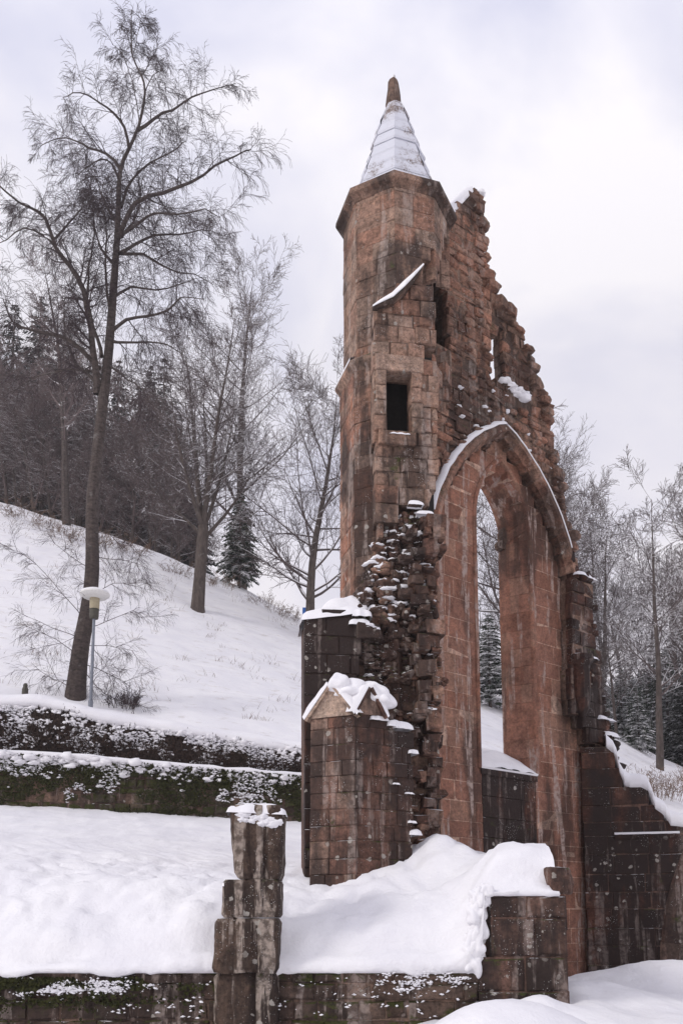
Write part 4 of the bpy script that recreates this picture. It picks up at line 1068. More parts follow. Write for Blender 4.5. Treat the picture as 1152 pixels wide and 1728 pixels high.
def conifer(name, H, Rr, rn, mat, whorls=26, per=9, dens=9, droop=.25, start=.06, fw=.16):
    root = empty(name); T, Cc = MB(), MB()
    tube(T, [Vector((0, 0, z * H)) for z in (-.03, .05, .5, 1.0)], [H * .016, H * .013, H * .008, .01], 7)
    for wv in range(whorls):
        f = (wv + rn.random() * .7) / whorls; z = lerp(start, .985, f ** .92) * H; L0 = Rr * (1 - f) ** .8 + .06 * Rr
        np_ = max(4, int(per * (1 - .4 * f)))
        for b in range(np_):
            a = 2 * math.pi * (b + rn.random() * .8) / np_ + wv * 1.3; L = L0 * rn.uniform(.7, 1.12); o = Vector((math.cos(a), math.sin(a), 0)); sd_ = Vector((-o.y, o.x, 0))
            m = max(3, int(dens * L / Rr) + 2); sag = droop * rn.uniform(.7, 1.4)
            pt = lambda g: Vector((0, 0, z)) + o * (L * g) + Vector((0, 0, L * (.22 * g - sag * 2 * g * g + .25 * sag * g ** 3)))
            tube(T, [pt(0), pt(.5), pt(.95)], [.012 * H / 10 + .008, .01, .005], 3)
            for i in range(m):
                g = lerp(.12, 1, (i + rn.random() * .6) / m); q = pt(g); wl_ = L * .42 * (1 - g * .72) * rn.uniform(.7, 1.2) + .08
                tn = rn.random()
                for s_ in (-1, 1):
                    dv = (sd_ * s_ * .8 + o * .65 + Vector((0, 0, -.28 - rn.random() * .25))).normalized()
                    wd = o * fw * rn.uniform(.6, 1.2) * (wl_ + .15)
                    e1 = q + dv * wl_ * .55 + Vector((0, 0, .03)); e2 = q + dv * wl_ + Vector((0, 0, -wl_ * .18))
                    Cc.add([q - wd * .5, e1 - wd * .9 + Vector((0, 0, -.04)), e2, e1 + wd * .9 + Vector((0, 0, -.04)), q + wd * .5, e1], [(0, 1, 5), (1, 2, 5), (2, 3, 5), (3, 4, 5), (4, 0, 5)], tn)
    T.build('trunk', M_BARK, root); Cc.build('crown', mat, root); return root
def place(root, p, s_=1, rz=0, tilt=(0, 0)):
    root.location = p; root.scale = (s_, s_, s_) if not isinstance(s_, tuple) else s_; root.rotation_euler = (tilt[0], tilt[1], rz)

# ---- the big birch on the bank
rb = random.Random(11)
YB = 37.0
BR = empty('birch_tree', onhill(128, 1176, YB)); tag(BR, 'tall leaning bare birch with drooping twigs, dark trunk beside the lamp post', 'tree')
OFFB = BR.location.copy()
T, Cc = MB(), MB()
def wpath(pts, dy=(0, 0), wob=0):
    L = [];
    for i, (px, py) in enumerate(pts):
        f = i / (len(pts) - 1); L.append(at(px, py, YB + lerp(dy[0], dy[1], f)) - OFFB)
    # smooth resample
    res = []
    for i in range(len(L) - 1):
        p0, p1, p2, p3 = L[max(0, i - 1)], L[i], L[i + 1], L[min(len(L) - 1, i + 2)]
        n_ = max(2, int((p2 - p1).length / .55))
        for k in range(n_):
            t = k / n_; q = .5 * ((2 * p1) + (p2 - p0) * t + (2 * p0 - 5 * p1 + 4 * p2 - p3) * t * t + (3 * p1 - p0 - 3 * p2 + p3) * t ** 3)
            res.append(q + noise.noise_vector(q * .9) * wob)
    res.append(L[-1]); return res
trunk = wpath([(126, 1192), (130, 1150), (137, 1090), (150, 1020), (156, 960), (156, 850), (163, 780), (172, 698), (183, 600), (191, 500), (198, 400), (203, 292), (216, 255), (234, 214), (245, 156), (238, 125), (224, 95), (222, 50), (222, 16)])
nT = len(trunk)
def trad(f): return interp(f, [(0, .52), (.02, .44), (.06, .36), (.2, .28), (.35, .24), (.5, .19), (.62, .145), (.72, .10), (.8, .07), (.9, .04), (1, .012)])
tube(T, trunk, [trad(i / (nT - 1)) for i in range(nT)], 12)
DRP = dict(seg=[6, 6, 5], wander=[.22, .17, .12], trop=[-.0, -.08, -.20], taper=[.85, .8, .5], sides=[4, 3, 3], split=-1, n=[12, 6], start=[.08, .06], ang=[46, 30], len=[.62, .7], fall=[.3, .25], rr=[.48, .6], rmin=.0056)
def limb(pts, dy, r0, r1, dens=1.6, Lb=2.3, drp=DRP):
    L = wpath(pts, dy, .10); n_ = len(L); rad = [lerp(r0, r1, (i / (n_ - 1)) ** .8) for i in range(n_)]
    tube(T, L, rad, 6)
    tot = sum((b - a).length for a, b in zip(L, L[1:])); k = int(tot * dens * 1.2)
    for c in range(k):
        f = lerp(.12, 1, (c + rb.random()) / k); x = f * (n_ - 1); i = min(n_ - 2, int(x)); q = L[i].lerp(L[i + 1], x - i); d = (L[i + 1] - L[i]).normalized()
        v = rdir(rb); v = (v - d * v.dot(d)).normalized(); nd = (d * rb.uniform(.3, .9) + v + Vector((0, 0, .12))).normalized()
        branch(Cc, Cc, q, nd, Lb * rb.uniform(.55, 1.25) * (1 - .35 * f), max(.014, lerp(r0, r1, f) * .38), 0, drp, rb)
limb([(198, 405), (229, 344), (275, 324), (323, 307), (362, 280), (396, 262), (424, 252)], (0, -2), .13, .02, 2.0)
limb([(234, 219), (262, 200), (292, 184), (325, 165), (359, 151), (398, 141)], (0, 2.5), .085, .015, 1.8, 1.9)
limb([(216, 252), (210, 215), (193, 193), (172, 175), (151, 161), (125, 156), (106, 165)], (0, -2), .08, .012, 1.9, 1.8)
limb([(203, 285), (180, 258), (151, 250), (130, 240), (112, 234), (84, 238), (66, 250)], (0, 2.5), .08, .012, 1.9, 1.9)
limb([(165, 665), (160, 610), (152, 555), (141, 490), (120, 450), (94, 417), (80, 370), (55, 352), (31, 340), (-6, 308)], (0, -3), .19, .03, 2.1, 2.4)
limb([(94, 417), (70, 395), (40, 385), (0, 410)], (-1.5, -4), .06, .015, 2.0, 2.0)
limb([(90, 405), (110, 385), (140, 350), (165, 330)], (-1.5, 2), .07, .015, 2.0, 1.8)
limb([(168, 625), (140, 592), (104, 566), (70, 560), (31, 552), (14, 530), (6, 505)], (0, -4), .12, .02, 1.7, 2.2)
limb([(190, 560), (215, 540), (250, 533), (281, 526), (300, 510), (313, 500), (345, 505)], (0, -3), .09, .015, 2.0, 2.3)
limb([(200, 430), (230, 412), (262, 396), (300, 397), (339, 388), (372, 396)], (0, 3), .085, .014, 2.0, 2.3)
limb([(207, 395), (235, 372), (262, 362), (300, 360), (345, 352), (372, 368)], (0, -3), .08, .014, 2.0, 2.0)
limb([(205, 430), (240, 430), (268, 445), (300, 460), (330, 463), (360, 480)], (0, 4), .08, .014, 1.9, 2.3)
limb([(193, 500), (225, 486), (262, 490), (300, 480), (330, 470)], (0, 1), .07, .014, 2.0, 2.2)
limb([(184, 575), (215, 576), (250, 578), (285, 585), (310, 600)], (0, -2), .08, .014, 1.9, 2.0)
limb([(205, 350), (225, 300), (255, 275), (300, 250), (315, 238)], (0, 2), .075, .014, 2.0, 1.8)
limb([(203, 310), (190, 280), (170, 268), (145, 285), (125, 300)], (0, -2), .06, .012, 2.4, 1.8)
limb([(200, 380), (180, 350), (165, 310), (150, 290)], (0, 1.5), .07, .012, 2.6, 1.9)
limb([(196, 450), (172, 420), (160, 380), (140, 365)], (0, -2), .08, .012, 2.6, 2.1)
limb([(172, 600), (150, 520), (150, 450), (160, 390), (155, 330)], (.0, 2), .10, .012, 2.4, 2.0)
limb([(190, 540), (178, 470), (182, 400), (172, 340), (178, 300)], (0, -1.5), .09, .012, 2.6, 2.0)
limb([(205, 400), (225, 375), (235, 340), (240, 300)], (0, 2), .07, .012, 2.8, 1.9)
limb([(165, 650), (120, 600), (108, 540), (112, 480)], (0, 2.5), .09, .012, 2.2, 2.0)
limb([(175, 640), (150, 625), (100, 625), (55, 640), (20, 665)], (0, 3), .08, .013, 1.7, 1.9)
limb([(180, 615), (215, 640), (240, 660), (262, 690)], (0, -2), .06, .013, 1.6, 1.7)
limb([(236, 214), (228, 160), (218, 120), (205, 90), (190, 75)], (0, 1), .03, .01, 2.6, 1.4)
limb([(240, 130), (255, 100), (268, 75)], (0, 1), .025, .01, 2.6, 1.2)
limb([(224, 95), (215, 60), (200, 45)], (0, -1), .02, .01, 3.0, 1.2)
limb([(226, 90), (235, 50), (240, 28)], (0, 1), .02, .01, 3.0, 1.1)
limb([(244, 160), (256, 128), (275, 118)], (0, -1), .03, .01, 2.6, 1.4)
LOW = dict(DRP); LOW.update(trop=[.0, -.07, -.10], len=[.75, .7], n=[10, 6], wander=[.12, .10, .08], rmin=.0036)
for pts in ([(146, 1050), (105, 1000), (60, 950), (12, 925)], [(140, 1080), (90, 1060), (45, 1040)], [(135, 1110), (95, 1080), (40, 1055)], [(152, 1010), (190, 985), (235, 985)], [(146, 1060), (190, 1045), (225, 1030), (240, 1045)], [(140, 1090), (180, 1090), (235, 1100)],
            [(130, 1150), (90, 1145), (55, 1120)], [(138, 1120), (190, 1140), (225, 1165)], [(154, 960), (120, 940), (90, 915)], [(157, 900), (200, 905), (240, 940)], [(156, 940), (205, 945), (250, 960)], [(138, 1130), (175, 1170), (240, 1190)], [(128, 1170), (105, 1150), (80, 1145)]):
    limb(pts, (0, rb.uniform(-2, 1)), .020, .006, 1.9, 1.5, LOW)
T.build('trunk', M_BIRCH, BR); Cc.build('crown', M_BTWIG, BR)

# ---- free-standing bare trees, snow-dusted
def tree_at(root, px, py, Y, toppy, H, rz=0, tilt=(0, 0), wide=1):
    p = at(px, py, Y); g = Vector((p.x, Y, hill_z(p.x, Y)))
    top = CZ + Y * elev(toppy); k = (top - g.z) / H; place(root, g - Vector((0, 0, .1)), (k * wide, k * wide, k), rz, tilt); return root
rt = random.Random(21)
t2 = bare('bare_tree', 18, .42, rt, (M_BARK, M_TWIG), stems=[(Vector((0, 0, 0)), Vector((.03, 0, 1)), .34)], n=[7, 10, 7], start=[.7, .2, .15], len=[.9, .45, .42], fall=[.2, .35, .3], taper=[.3, .85, .8, .6], ang=[58, 46, 42])
for ch in list(t2.children): bpy.data.objects.remove(ch)
T, Cc = MB(), MB(); q = Vector((0, 0, 0))
tube(T, [Vector((0, 0, -.3)), Vector((.02, 0, .3)), Vector((.1, 0, 2)), Vector((.2, 0, 4.3)), Vector((.25, 0, 5.2))], [.5, .40, .35, .34, .30], 9)
PB = dict(BASEP); PB.update(split=0, n=[22, 9, 7], start=[.14, .2, .12], len=[.46, .48, .5], ang=[48, 46, 42], trop=[.05, .05, .02, .0], rmin=.009)
for d, L, r, z in (((-.10, .05, 1), 13.5, .19, 5.0), ((.16, -.1, 1), 13.0, .19, 5.0), ((.02, .2, 1), 12.5, .15, 5.1), ((-.3, .1, 1), 10.5, .13, 5.0), ((.36, .1, 1), 10.5, .13, 5.0), ((.7, .1, .8), 6.5, .13, 4.4), ((-.75, -.2, .75), 6.5, .12, 4.6), ((-.2, -.7, .8), 6, .12, 5.1)):
    branch(T, Cc, Vector((.22, 0, z)), Vector(d).normalized(), L, r, 0, PB, rt)
T.build('trunk', M_BARK, t2); Cc.build('crown', M_TWIG, t2)
tree_at(t2, 333, 1030, onhill(333, 1030).y, 545, 18.2); tag(t2, 'forked bare tree dusted with snow standing alone on the open snow slope', 'tree')
tl = bare('bare_tree', 20, .34, rt, (M_BARK, M_TWIG), n=[42, 13, 9], start=[.2, .2, .15], len=[.38, .45, .5], ang=[55, 48, 44])
tree_at(tl, 408, 985, 74, 498, 20); tag(tl, 'tall narrow bare tree rising directly behind the small snowy conifer', 'tree')
t4 = bare('bare_tree', 15, .28, rt, (M_BARK, M_TWIG), n=[44, 14, 9], start=[.14, .2, .15], len=[.50, .45, .5], ang=[60, 48, 44], trop=[.05, .07, .03, 0])
tree_at(t4, 520, 1036, 60, 640, 15, tilt=(0, R(9))); tag(t4, 'bare snowy tree leaning right against the left edge of the turret', 'tree')
tb = bare('bare_tree', 20, .3, rt, (M_BIRCH, M_FTWIG), n=[26, 12, 9], start=[.3, .2, .15], len=[.3, .42, .45], ang=[45, 48, 44])
tree_at(tb, 113, 880, 70, 440, 20); tag(tb, 'straight bare tree at the top of the slope just left of the big birch', 'tree')
tw_ = copy_tree(t4); tree_at(tw_, 850, 1172, 64, 760, 15, rz=2.0); tag(tw_, 'bare snowy tree seen through the pointed window opening', 'tree')
tw2 = copy_tree(tl); tree_at(tw2, 905, 1190, 70, 780, 20, rz=1.0); tag(tw2, 'bare tree standing behind the gable wall, twigs filling the window opening', 'tree')

# ---- conifers
sc_ = conifer('snowy_conifer', 7, 2.0, rt, M_NSNOW, 22, 10, 11, .30, .13, .20)
tree_at(sc_, 404, 990, 70, 818, 7, wide=.8); tag(sc_, 'small dark conifer with snow on its boughs at the crest of the slope', 'tree')
sw = conifer('snowy_conifer', 9, 2.2, rt, M_NSNOW, 26, 10, 11, .30, .05, .20)
tree_at(sw, 826, 1168, 60, 1030, 9, wide=1.3); tag(sw, 'snow laden conifer framed low in the pointed window opening', 'tree')

# ---- forest on the left beyond the crest
fa_ = conifer('dark_conifer', 20, 3.6, rt, M_NDARK, 34, 9, 10, .26, .10, .20)
fb_ = conifer('dark_conifer', 20, 3.0, rt, M_NDARK, 30, 8, 9, .34, .18, .20)
GRP = 'dark conifers of the wood above the slope'
LBL = ['dark lightly snowed conifer in the wood above the snow slope at left']
spots = [(52, 492, 92), (268, 590, 86), (-30, 520, 90), (8, 500, 96), (95, 560, 100), (140, 585, 96), (190, 600, 100), (226, 640, 92), (300, 700, 94), (35, 600, 96), (-70, 480, 88), (165, 660, 98), (245, 610, 104), (75, 600, 104), (-100, 540, 88), (120, 640, 100), (205, 690, 96), (290, 660, 110), (20, 640, 110), (-50, 600, 100), (320, 770, 86)]
for i, (px, top, Y) in enumerate(spots):
    o = (fa_, fb_)[i] if i < 2 else copy_tree((fa_, fb_)[i % 2])
    tree_at(o, px, interp(px, RIDGE), Y, top, 20, rz=rt.uniform(0, 6.2), wide=rt.uniform(.85, 1.15))
    tag(o, LBL[0], 'tree', GRP)
tag(fa_, 'tall dark conifer whose pointed top stands clear of the wood at far left', 'tree', GRP)
tag(fb_, 'broad dark conifer between the big birch and the forked tree', 'tree', GRP)
fv = [bare('forest_tree', 17, .2, rt, (M_BARK, M_FTWIG), n=[32, 12, 8], start=[.06, .2, .12], len=[.34, .45, .5], ang=[52, 48, 44], rmin=.015) for _ in range(3)]
GRB = 'bare trees of the wood above the slope'
spots = [(-40, 600, 76), (14, 570, 76), (40, 640, 77), (70, 600, 80), (88, 660, 76), (135, 610, 77), (150, 690, 76), (185, 640, 78), (205, 680, 76), (232, 660, 77), (255, 700, 76), (275, 690, 79), (300, 740, 76), (318, 770, 78), (-15, 650, 77), (105, 560, 86), (60, 690, 75), (170, 740, 75), (222, 730, 75), (30, 700, 76), (262, 770, 75), (290, 800, 75), (125, 720, 75), (345, 840, 78)]
for i, (px, top, Y) in enumerate(spots):
    o = fv[i] if i < 3 else copy_tree(fv[i % 3])
    tree_at(o, px, interp(px, RIDGE), Y, top, 17, rz=rt.uniform(0, 6.2), wide=rt.uniform(.9, 1.5)); tag(o, 'thin bare tree among the wood along the top of the slope at left', 'tree', GRB)

# ---- wood on the right beyond the ruin
GR2 = 'bare frosted trees behind the right side of the ruin'
rv = [bare('frosted_tree', 16, .24, rt, (M_BARK, M_TWIG), n=[24, 12, 9], start=[.2, .2, .15], len=[.42, .45, .5], ang=[48, 46, 44], rmin=.011) for _ in range(2)]
spots = [(985, 1225, 78, 808), (1112, 1285, 60, 855), (1062, 1250, 76, 960), (960, 1210, 84, 850), (1020, 1235, 90, 860), (1140, 1300, 84, 930), (1180, 1310, 70, 880), (930, 1200, 74, 830), (1090, 1265, 95, 950), (1225, 1320, 80, 860), (1040, 1245, 66, 1040), (1010, 1230, 72, 900)]
for i, (px, py, Y, top) in enumerate(spots):
    o = rv[i] if i < 2 else copy_tree(rv[i % 2])
    tree_at(o, px, py, Y, top, 16, rz=rt.uniform(0, 6.2), wide=rt.uniform(.9, 1.25)); tag(o, 'bare frosted tree in the wood behind the right side of the ruin', 'tree', GR2)
tag(rv[0], 'tallest bare frosted tree just right of the gable edge', 'tree', GR2); tag(rv[1], 'bare spreading tree nearest the right edge, its crown against the sky', 'tree', GR2)
LB = at(1150, 1300, 40); lt_ = bare('bare_tree', 17, .3, rt, (M_BARK, M_TWIG), n=[24, 10, 7], start=[.3, .2, .15], len=[.42, .42, .45])
tree_at(lt_, 1385, 1330, 42, 600, 17); tag(lt_, 'tree mostly outside the frame whose bare twigs reach in at the right edge', 'tree')
GR3 = 'snowy conifers behind the right side of the ruin'
spots = [(1078, 1272, 66, 1150), (1050, 1246, 70, 1120), (1130, 1290, 78, 1085), (1150, 1300, 88, 1050), (1095, 1275, 86, 1130), (1165, 1300, 74, 1100), (1020, 1236, 84, 1150), (1110, 1285, 100, 1070), (1200, 1310, 90, 1040), (1060, 1255, 110, 1110)]
for i, (px, py, Y, top) in enumerate(spots):
    o = copy_tree((sw, fa_)[i % 2 if i > 3 else 0]); H = 9 if o.name.startswith('snowy') else 20
    o.name = 'snowy_conifer'
    tree_at(o, px, py, Y, top, H, rz=rt.uniform(0, 6.2), wide=1.15 if H == 9 else 1.6); tag(o, 'snowy conifer among the bare trees behind the right side of the ruin', 'tree', GR3)
# far wood: one mass
mb = MB()
for k in range(1500):
    x, y = rt.uniform(-20, 260), rt.uniform(195, 335); z = far_z(x, y); h = rt.uniform(7, 13); r = h * .2
    m = 6; a0 = rt.random()
    for lv in range(3):
        zz = z + h * lv * .27; rr = r * (1 - lv * .28); vs = [(x, y, zz + h * .46)] + [(x + rr * rt.uniform(.7, 1.2) * math.cos(a0 + 6.283 * q / m), y + rr * math.sin(a0 + 6.283 * q / m), zz + rt.uniform(-.3, .3)) for q in range(m)]
        mb.add(vs, [(0, 1 + q, 1 + (q + 1) % m) for q in range(m)], rt.random())
o = mb.build('far_wood', M_NFAR); tag(o, 'far snowy conifer wood on the hill beyond the ruin', 'wood', kind='stuff')

# ============================================================ HEDGE, MOSSY WALL, LAMP AND SMALL THINGS
rh = random.Random(9)
mA = at(-140, 1350, 31.0); mB = at(640, 1408, 34.0); L = math.dist(mA[:2], mB[:2]); mD = ((mB.x - mA.x) / L, (mB.y - mA.y) / L); mAA = (mA.x, mA.y); mN = (mD[1], -mD[0])
def MW(t, z, n): return Vector((mAA[0] + mD[0] * t + mN[0] * n, mAA[1] + mD[1] * t + mN[1] * n, z))
TOPW = [(-160, 1262), (0, 1272), (120, 1278), (250, 1290), (400, 1302), (520, 1312), (700, 1330)]
BOTW = [(-160, 1372), (0, 1384), (250, 1412), (400, 1425), (520, 1430), (700, 1440)]
poly = tz(mAA, mD, [(p, interp(p, BOTW)) for p in range(-150, 641, 50)]) + tz(mAA, mD, [(p, interp(p, TOPW)) for p in range(640, -151, -50)])
MWALL = empty('mossy_wall', (mA.x, mA.y, mA.z)); tag(MWALL, 'mossy rubble terrace wall below the snowy hedge', 'wall')
mb = MB(); facing(mb, mAA, mD, [poly], rh, ch=(.2, .36), bl=(.25, .7), rough=.05, bev=.05, joint=.03, jit=.06, thick=1.2, ragged=.0)
part(mb, 'wall_masonry', [M_MOSSW, M_CORE], MWALL)
mb = MB()
for k in range(11000):
    px = rh.uniform(-120, 560); f = rh.random() ** 1.4; py = lerp(interp(px, TOPW), interp(px, BOTW) - 20, f)
    if noise.noise(Vector((px * .012, py * .03, 3))) + .32 - f * .45 < 0: continue
    t, z = hit(px, py, mAA, mD); p = MW(t, z, .06 + rh.random() * .16); r = rh.uniform(.025, .075); a, b = rh.uniform(0, 6.28), rh.uniform(-.6, .6)
    d1 = Vector((math.cos(a), b, math.sin(a))) * r; d2 = Vector((-math.sin(a), rh.uniform(-.6, .6), math.cos(a))) * r
    mb.add([p - d1, p + d2 * .6, p + d1, p - d2 * .6], [(0, 1, 2, 3)], rh.random())
part(mb, 'moss', M_MOSSL, MWALL)
mb = MB()
for k in range(620):                                 # snow caught on the wall's top and on its ivy
    px = rh.uniform(-120, 560); top = interp(px, TOPW)
    if k < 500: py = top + abs(rh.gauss(0, 8)); r = rh.uniform(.06, .20); n = rh.uniform(-.5, .16)
    else:
        py = top + abs(rh.gauss(8, 26)) + (18 if 120 < px < 250 else 0); r = rh.uniform(.025, .085); n = .14
        if noise.noise(Vector((px * .02, 7.7, 3))) < -.1: continue
    t, z = hit(px, py, mAA, mD); lump(mb, MW(t, z, n), (r * 1.3, r, r * rh.uniform(.6, 1.0)), rh, 1, .7, 1.4, .8)
fr = []
for px in range(-140, 600, 20):
    t, z = hit(px, interp(px, TOPW), mAA, mD); k = 1 + .4 * noise.noise(Vector((px * .03, 4, 2))); fr.append((MW(t, z, 0), Vector((0, 0, k)), Vector((mN[0], mN[1], 0)) * (1 + .3 * noise.noise(Vector((px * .05, 9, 2))))))
sweep(mb, fr, [(-.25, -1.2), (.14, -1.0), (.20, -.4), (.16, .02), (.02, .17), (-.08, .10)])
part(mb, 'snow_cap', M_SNOW, MWALL, smooth=True)

fl = MB()
def flake0(p, r):
    a = rh.uniform(0, 6.28); d1 = Vector((math.cos(a), math.sin(a), rh.uniform(-.3, .3))) * r; d2 = Vector((-math.sin(a), math.cos(a), rh.uniform(-.4, .4))) * r * rh.uniform(.4, .8)
    fl.add([p - d1, p + d2, p + d1, p - d2, p + Vector((0, 0, r * .45)), p - Vector((0, 0, r * .3))], [(0, 1, 4), (1, 2, 4), (2, 3, 4), (3, 0, 4), (1, 0, 5), (2, 1, 5), (3, 2, 5), (0, 3, 5)])
for k in range(9000):
    px = rh.uniform(-120, 560); f = rh.random() ** 1.5; py = lerp(interp(px, TOPW), interp(px, BOTW) - 24, f); t, z = hit(px, py, mAA, mD)
    if noise.noise(Vector((t * .55, z * .9, 21))) + .5 * noise.noise(Vector((t * 2.2, z * 3, 2))) < -.05 + .62 * f: continue
    flake0(MW(t, z, rh.uniform(.08, .24)), rh.uniform(.03, .09))
part(fl, 'snow_dusting', M_SNOW, MWALL)
HEDGE = empty('hedge', (mA.x, mA.y + .8, mA.z + 2)); tag(HEDGE, 'long clipped hedge with brown leaves under thick snow, above the mossy wall', 'hedge')
TOPH = [(-160, 1172), (0, 1172), (60, 1170), (130, 1186), (160, 1196), (250, 1212), (350, 1226), (450, 1244), (520, 1252), (700, 1280)]
mb, ms = MB(), MB()
hA = MW(0, 0, -.9); hA = (hA.x, hA.y)
def HW(t, z, n): return Vector((hA[0] + mD[0] * t + mN[0] * n, hA[1] + mD[1] * t + mN[1] * n, z))
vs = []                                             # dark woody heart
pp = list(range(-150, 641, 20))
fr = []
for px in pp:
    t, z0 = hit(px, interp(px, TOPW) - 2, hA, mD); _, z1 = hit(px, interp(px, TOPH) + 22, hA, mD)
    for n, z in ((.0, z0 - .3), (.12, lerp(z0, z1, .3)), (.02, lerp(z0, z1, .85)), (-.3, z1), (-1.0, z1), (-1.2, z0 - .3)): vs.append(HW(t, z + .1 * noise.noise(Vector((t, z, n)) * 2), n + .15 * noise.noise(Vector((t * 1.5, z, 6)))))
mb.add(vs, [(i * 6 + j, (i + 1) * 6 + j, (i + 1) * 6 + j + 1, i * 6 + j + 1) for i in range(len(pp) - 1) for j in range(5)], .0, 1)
for k in range(20000):
    px = rh.uniform(-140, 600); f = rh.random(); py = lerp(interp(px, TOPH) + 20, interp(px, TOPW) + 4, f); t, z = hit(px, py, hA, mD)
    bulge = .22 * math.sin(math.pi * min(1, f * 1.1 + .1)) + .18 * noise.noise(Vector((t * 1.1, z * 1.4, 1)))
    p = HW(t, z, bulge + rh.uniform(-.06, .14)); r = rh.uniform(.03, .075); a = rh.uniform(0, 6.28)
    if rh.random() < .35:                            # stems
        d1 = Vector((rh.uniform(-.4, .4), rh.uniform(-.3, .3), 1)).normalized() * rh.uniform(.1, .3); sd_ = Vector((.008, 0, 0)); mb.add([p - d1 - sd_, p - d1 + sd_, p + d1 + sd_, p + d1 - sd_], [(0, 1, 2, 3)], rh.random()); continue
    d1 = Vector((math.cos(a), rh.uniform(-.7, .7), math.sin(a))) * r; d2 = Vector((-math.sin(a), rh.uniform(-.7, .7), math.cos(a))) * r * .6
    mb.add([p - d1, p + d2, p + d1, p - d2], [(0, 1, 2, 3)], rh.random())
part(mb, 'foliage', [M_LEAF, M_HEART], HEDGE)
for k in range(1500):
    px = rh.uniform(-140, 600); f = abs(rh.gauss(0, .45)); 
    if f > .95: continue
    py = lerp(interp(px, TOPH) + 8, interp(px, TOPW), f); t, z = hit(px, py, hA, mD)
    if f > .25 and noise.noise(Vector((t * 1.3, z * 1.8, 12))) < -.08: continue
    r = rh.uniform(.05, .15) * (1 if f > .2 else 1.3)
    r *= .62; lump(ms, HW(t, z, .24 * math.sin(math.pi * min(1, f * 1.1 + .1)) + .18 * noise.noise(Vector((t * 1.1, z * 1.4, 1))) + (.04 if f > .15 else -rh.random() * .8)), (r * 1.25, r, r * rh.uniform(.6, 1.0)), rh, 1, .7, 1.4, .8)
part(ms, 'snow_clumps', M_SNOW, HEDGE, smooth=True)
fl = MB()
def flake(p, r, n_=None):
    a = rh.uniform(0, 6.28); tl = rh.uniform(-.5, .5)
    d1 = Vector((math.cos(a), math.sin(a), tl * .6)) * r; d2 = Vector((-math.sin(a), math.cos(a), rh.uniform(-.4, .4))) * r * rh.uniform(.4, .8)
    fl.add([p - d1, p + d2, p + d1, p - d2, p + Vector((0, 0, r * .45)), p - Vector((0, 0, r * .3))], [(0, 1, 4), (1, 2, 4), (2, 3, 4), (3, 0, 4), (1, 0, 5), (2, 1, 5), (3, 2, 5), (0, 3, 5)])
for k in range(15000):
    px = rh.uniform(-140, 600); f = rh.random() ** 1.25; py = lerp(interp(px, TOPH) + 14, interp(px, TOPW), f); t, z = hit(px, py, hA, mD)
    if noise.noise(Vector((t * .8, z * 1.5, 12))) + .5 * noise.noise(Vector((t * 2.6, z * 3, 2))) < -.12 + .3 * f: continue
    flake(HW(t, z, .22 * math.sin(math.pi * min(1, f * 1.1 + .1)) + .18 * noise.noise(Vector((t * 1.1, z * 1.4, 1))) + rh.uniform(.0, .15)), rh.uniform(.03, .095))
part(fl, 'snow_dusting', M_SNOW, HEDGE)
mb = MB(); fr = []
for px in pp:
    t, z = hit(px, interp(px, TOPH) + 14, hA, mD); q = noise.noise(Vector((px * .013, 3, 1))); k = 1 + .35 * q
    fr.append((HW(t, z, 0), Vector((0, 0, k)), Vector((mN[0], mN[1], 0))))
sweep(mb, fr, [(-.2, -2.6), (.34, -2.4), (.48, -1.2), (.44, -.5), (.28, -.02), (.08, .24), (-.12, .26), (-.2, .1)])
part(mb, 'snow_cap', M_SNOW, HEDGE, smooth=True)

# lamp
lp = onhill(153, 1194, 35.6); LP = empty('street_lamp', lp); tag(LP, 'grey street lamp with a flat snow topped disc shade in front of the birch', 'street lamp')
h = CZ + 35.6 * elev(1044) - lp.z
mb = MB(); lathe(mb, (0, 0, 0), [(.10, -.6), (.10, .28), (.07, .34), (.06, h), (.0, h)], 14); mb.build('pole', M_GALV, LP)
mb = MB(); lathe(mb, (0, 0, h), [(.08, -.03), (.17, .0), (.19, .10), (.19, .36), (.21, .40), (.0, .41)], 16); mb.build('collar', M_LDARK, LP)
mb = MB(); lathe(mb, (0, 0, h), [(.0, .41), (.19, .412), (.205, .5), (.205, .95), (0, .96)], 16); mb.build('lamp_glass', M_GLASS, LP)
mb = MB(); lathe(mb, (0, 0, h), [(.0, .86), (.21, .87), (.5, .93), (.61, 1.02), (.61, 1.07), (.55, 1.12), (.0, 1.16)], 32); o = mb.build('lamp_shade', M_LAMPW, LP, smooth=False)
mb = MB(); lathe(mb, (0, 0, h), [(.60, 1.075), (.57, 1.15), (.4, 1.23), (0, 1.26)], 32); mb.build('snow_cap', M_SNOW, LP, smooth=True)

# stump-like marker post, sign, shrubs
p = onhill(43, 1166, 36.2); mp_ = empty('marker_post', p); tag(mp_, 'short dark wooden marker post in the snow left of the birch', 'post')
mb = MB(); lathe(mb, (0, 0, 0), [(.14, -.5), (.13, .25), (.09, .36), (.10, .42), (.06, .5), (0, .52)], 9); mb.build('post', M_LDARK, mp_)
mb = MB(); lump(mb, (0, 0, .5), (.07, .07, .04), rh, 2); mb.build('snow_cap', M_SNOW, mp_, smooth=True)
p = at(515, 1030, 62); g = Vector((p.x, 62, hill_z(p.x, 62))); sg = empty('road_sign', g); tag(sg, 'small blue sign on a post at the slope crest left of the ruin', 'sign')
k = p.z - g.z
mb = MB(); lathe(mb, (0, 0, 0), [(.04, -.3), (.04, max(.5, k)), (0, max(.5, k) + .01)], 8); mb.build('pole', M_GALV, sg)
k = max(.5, k); mb = MB()
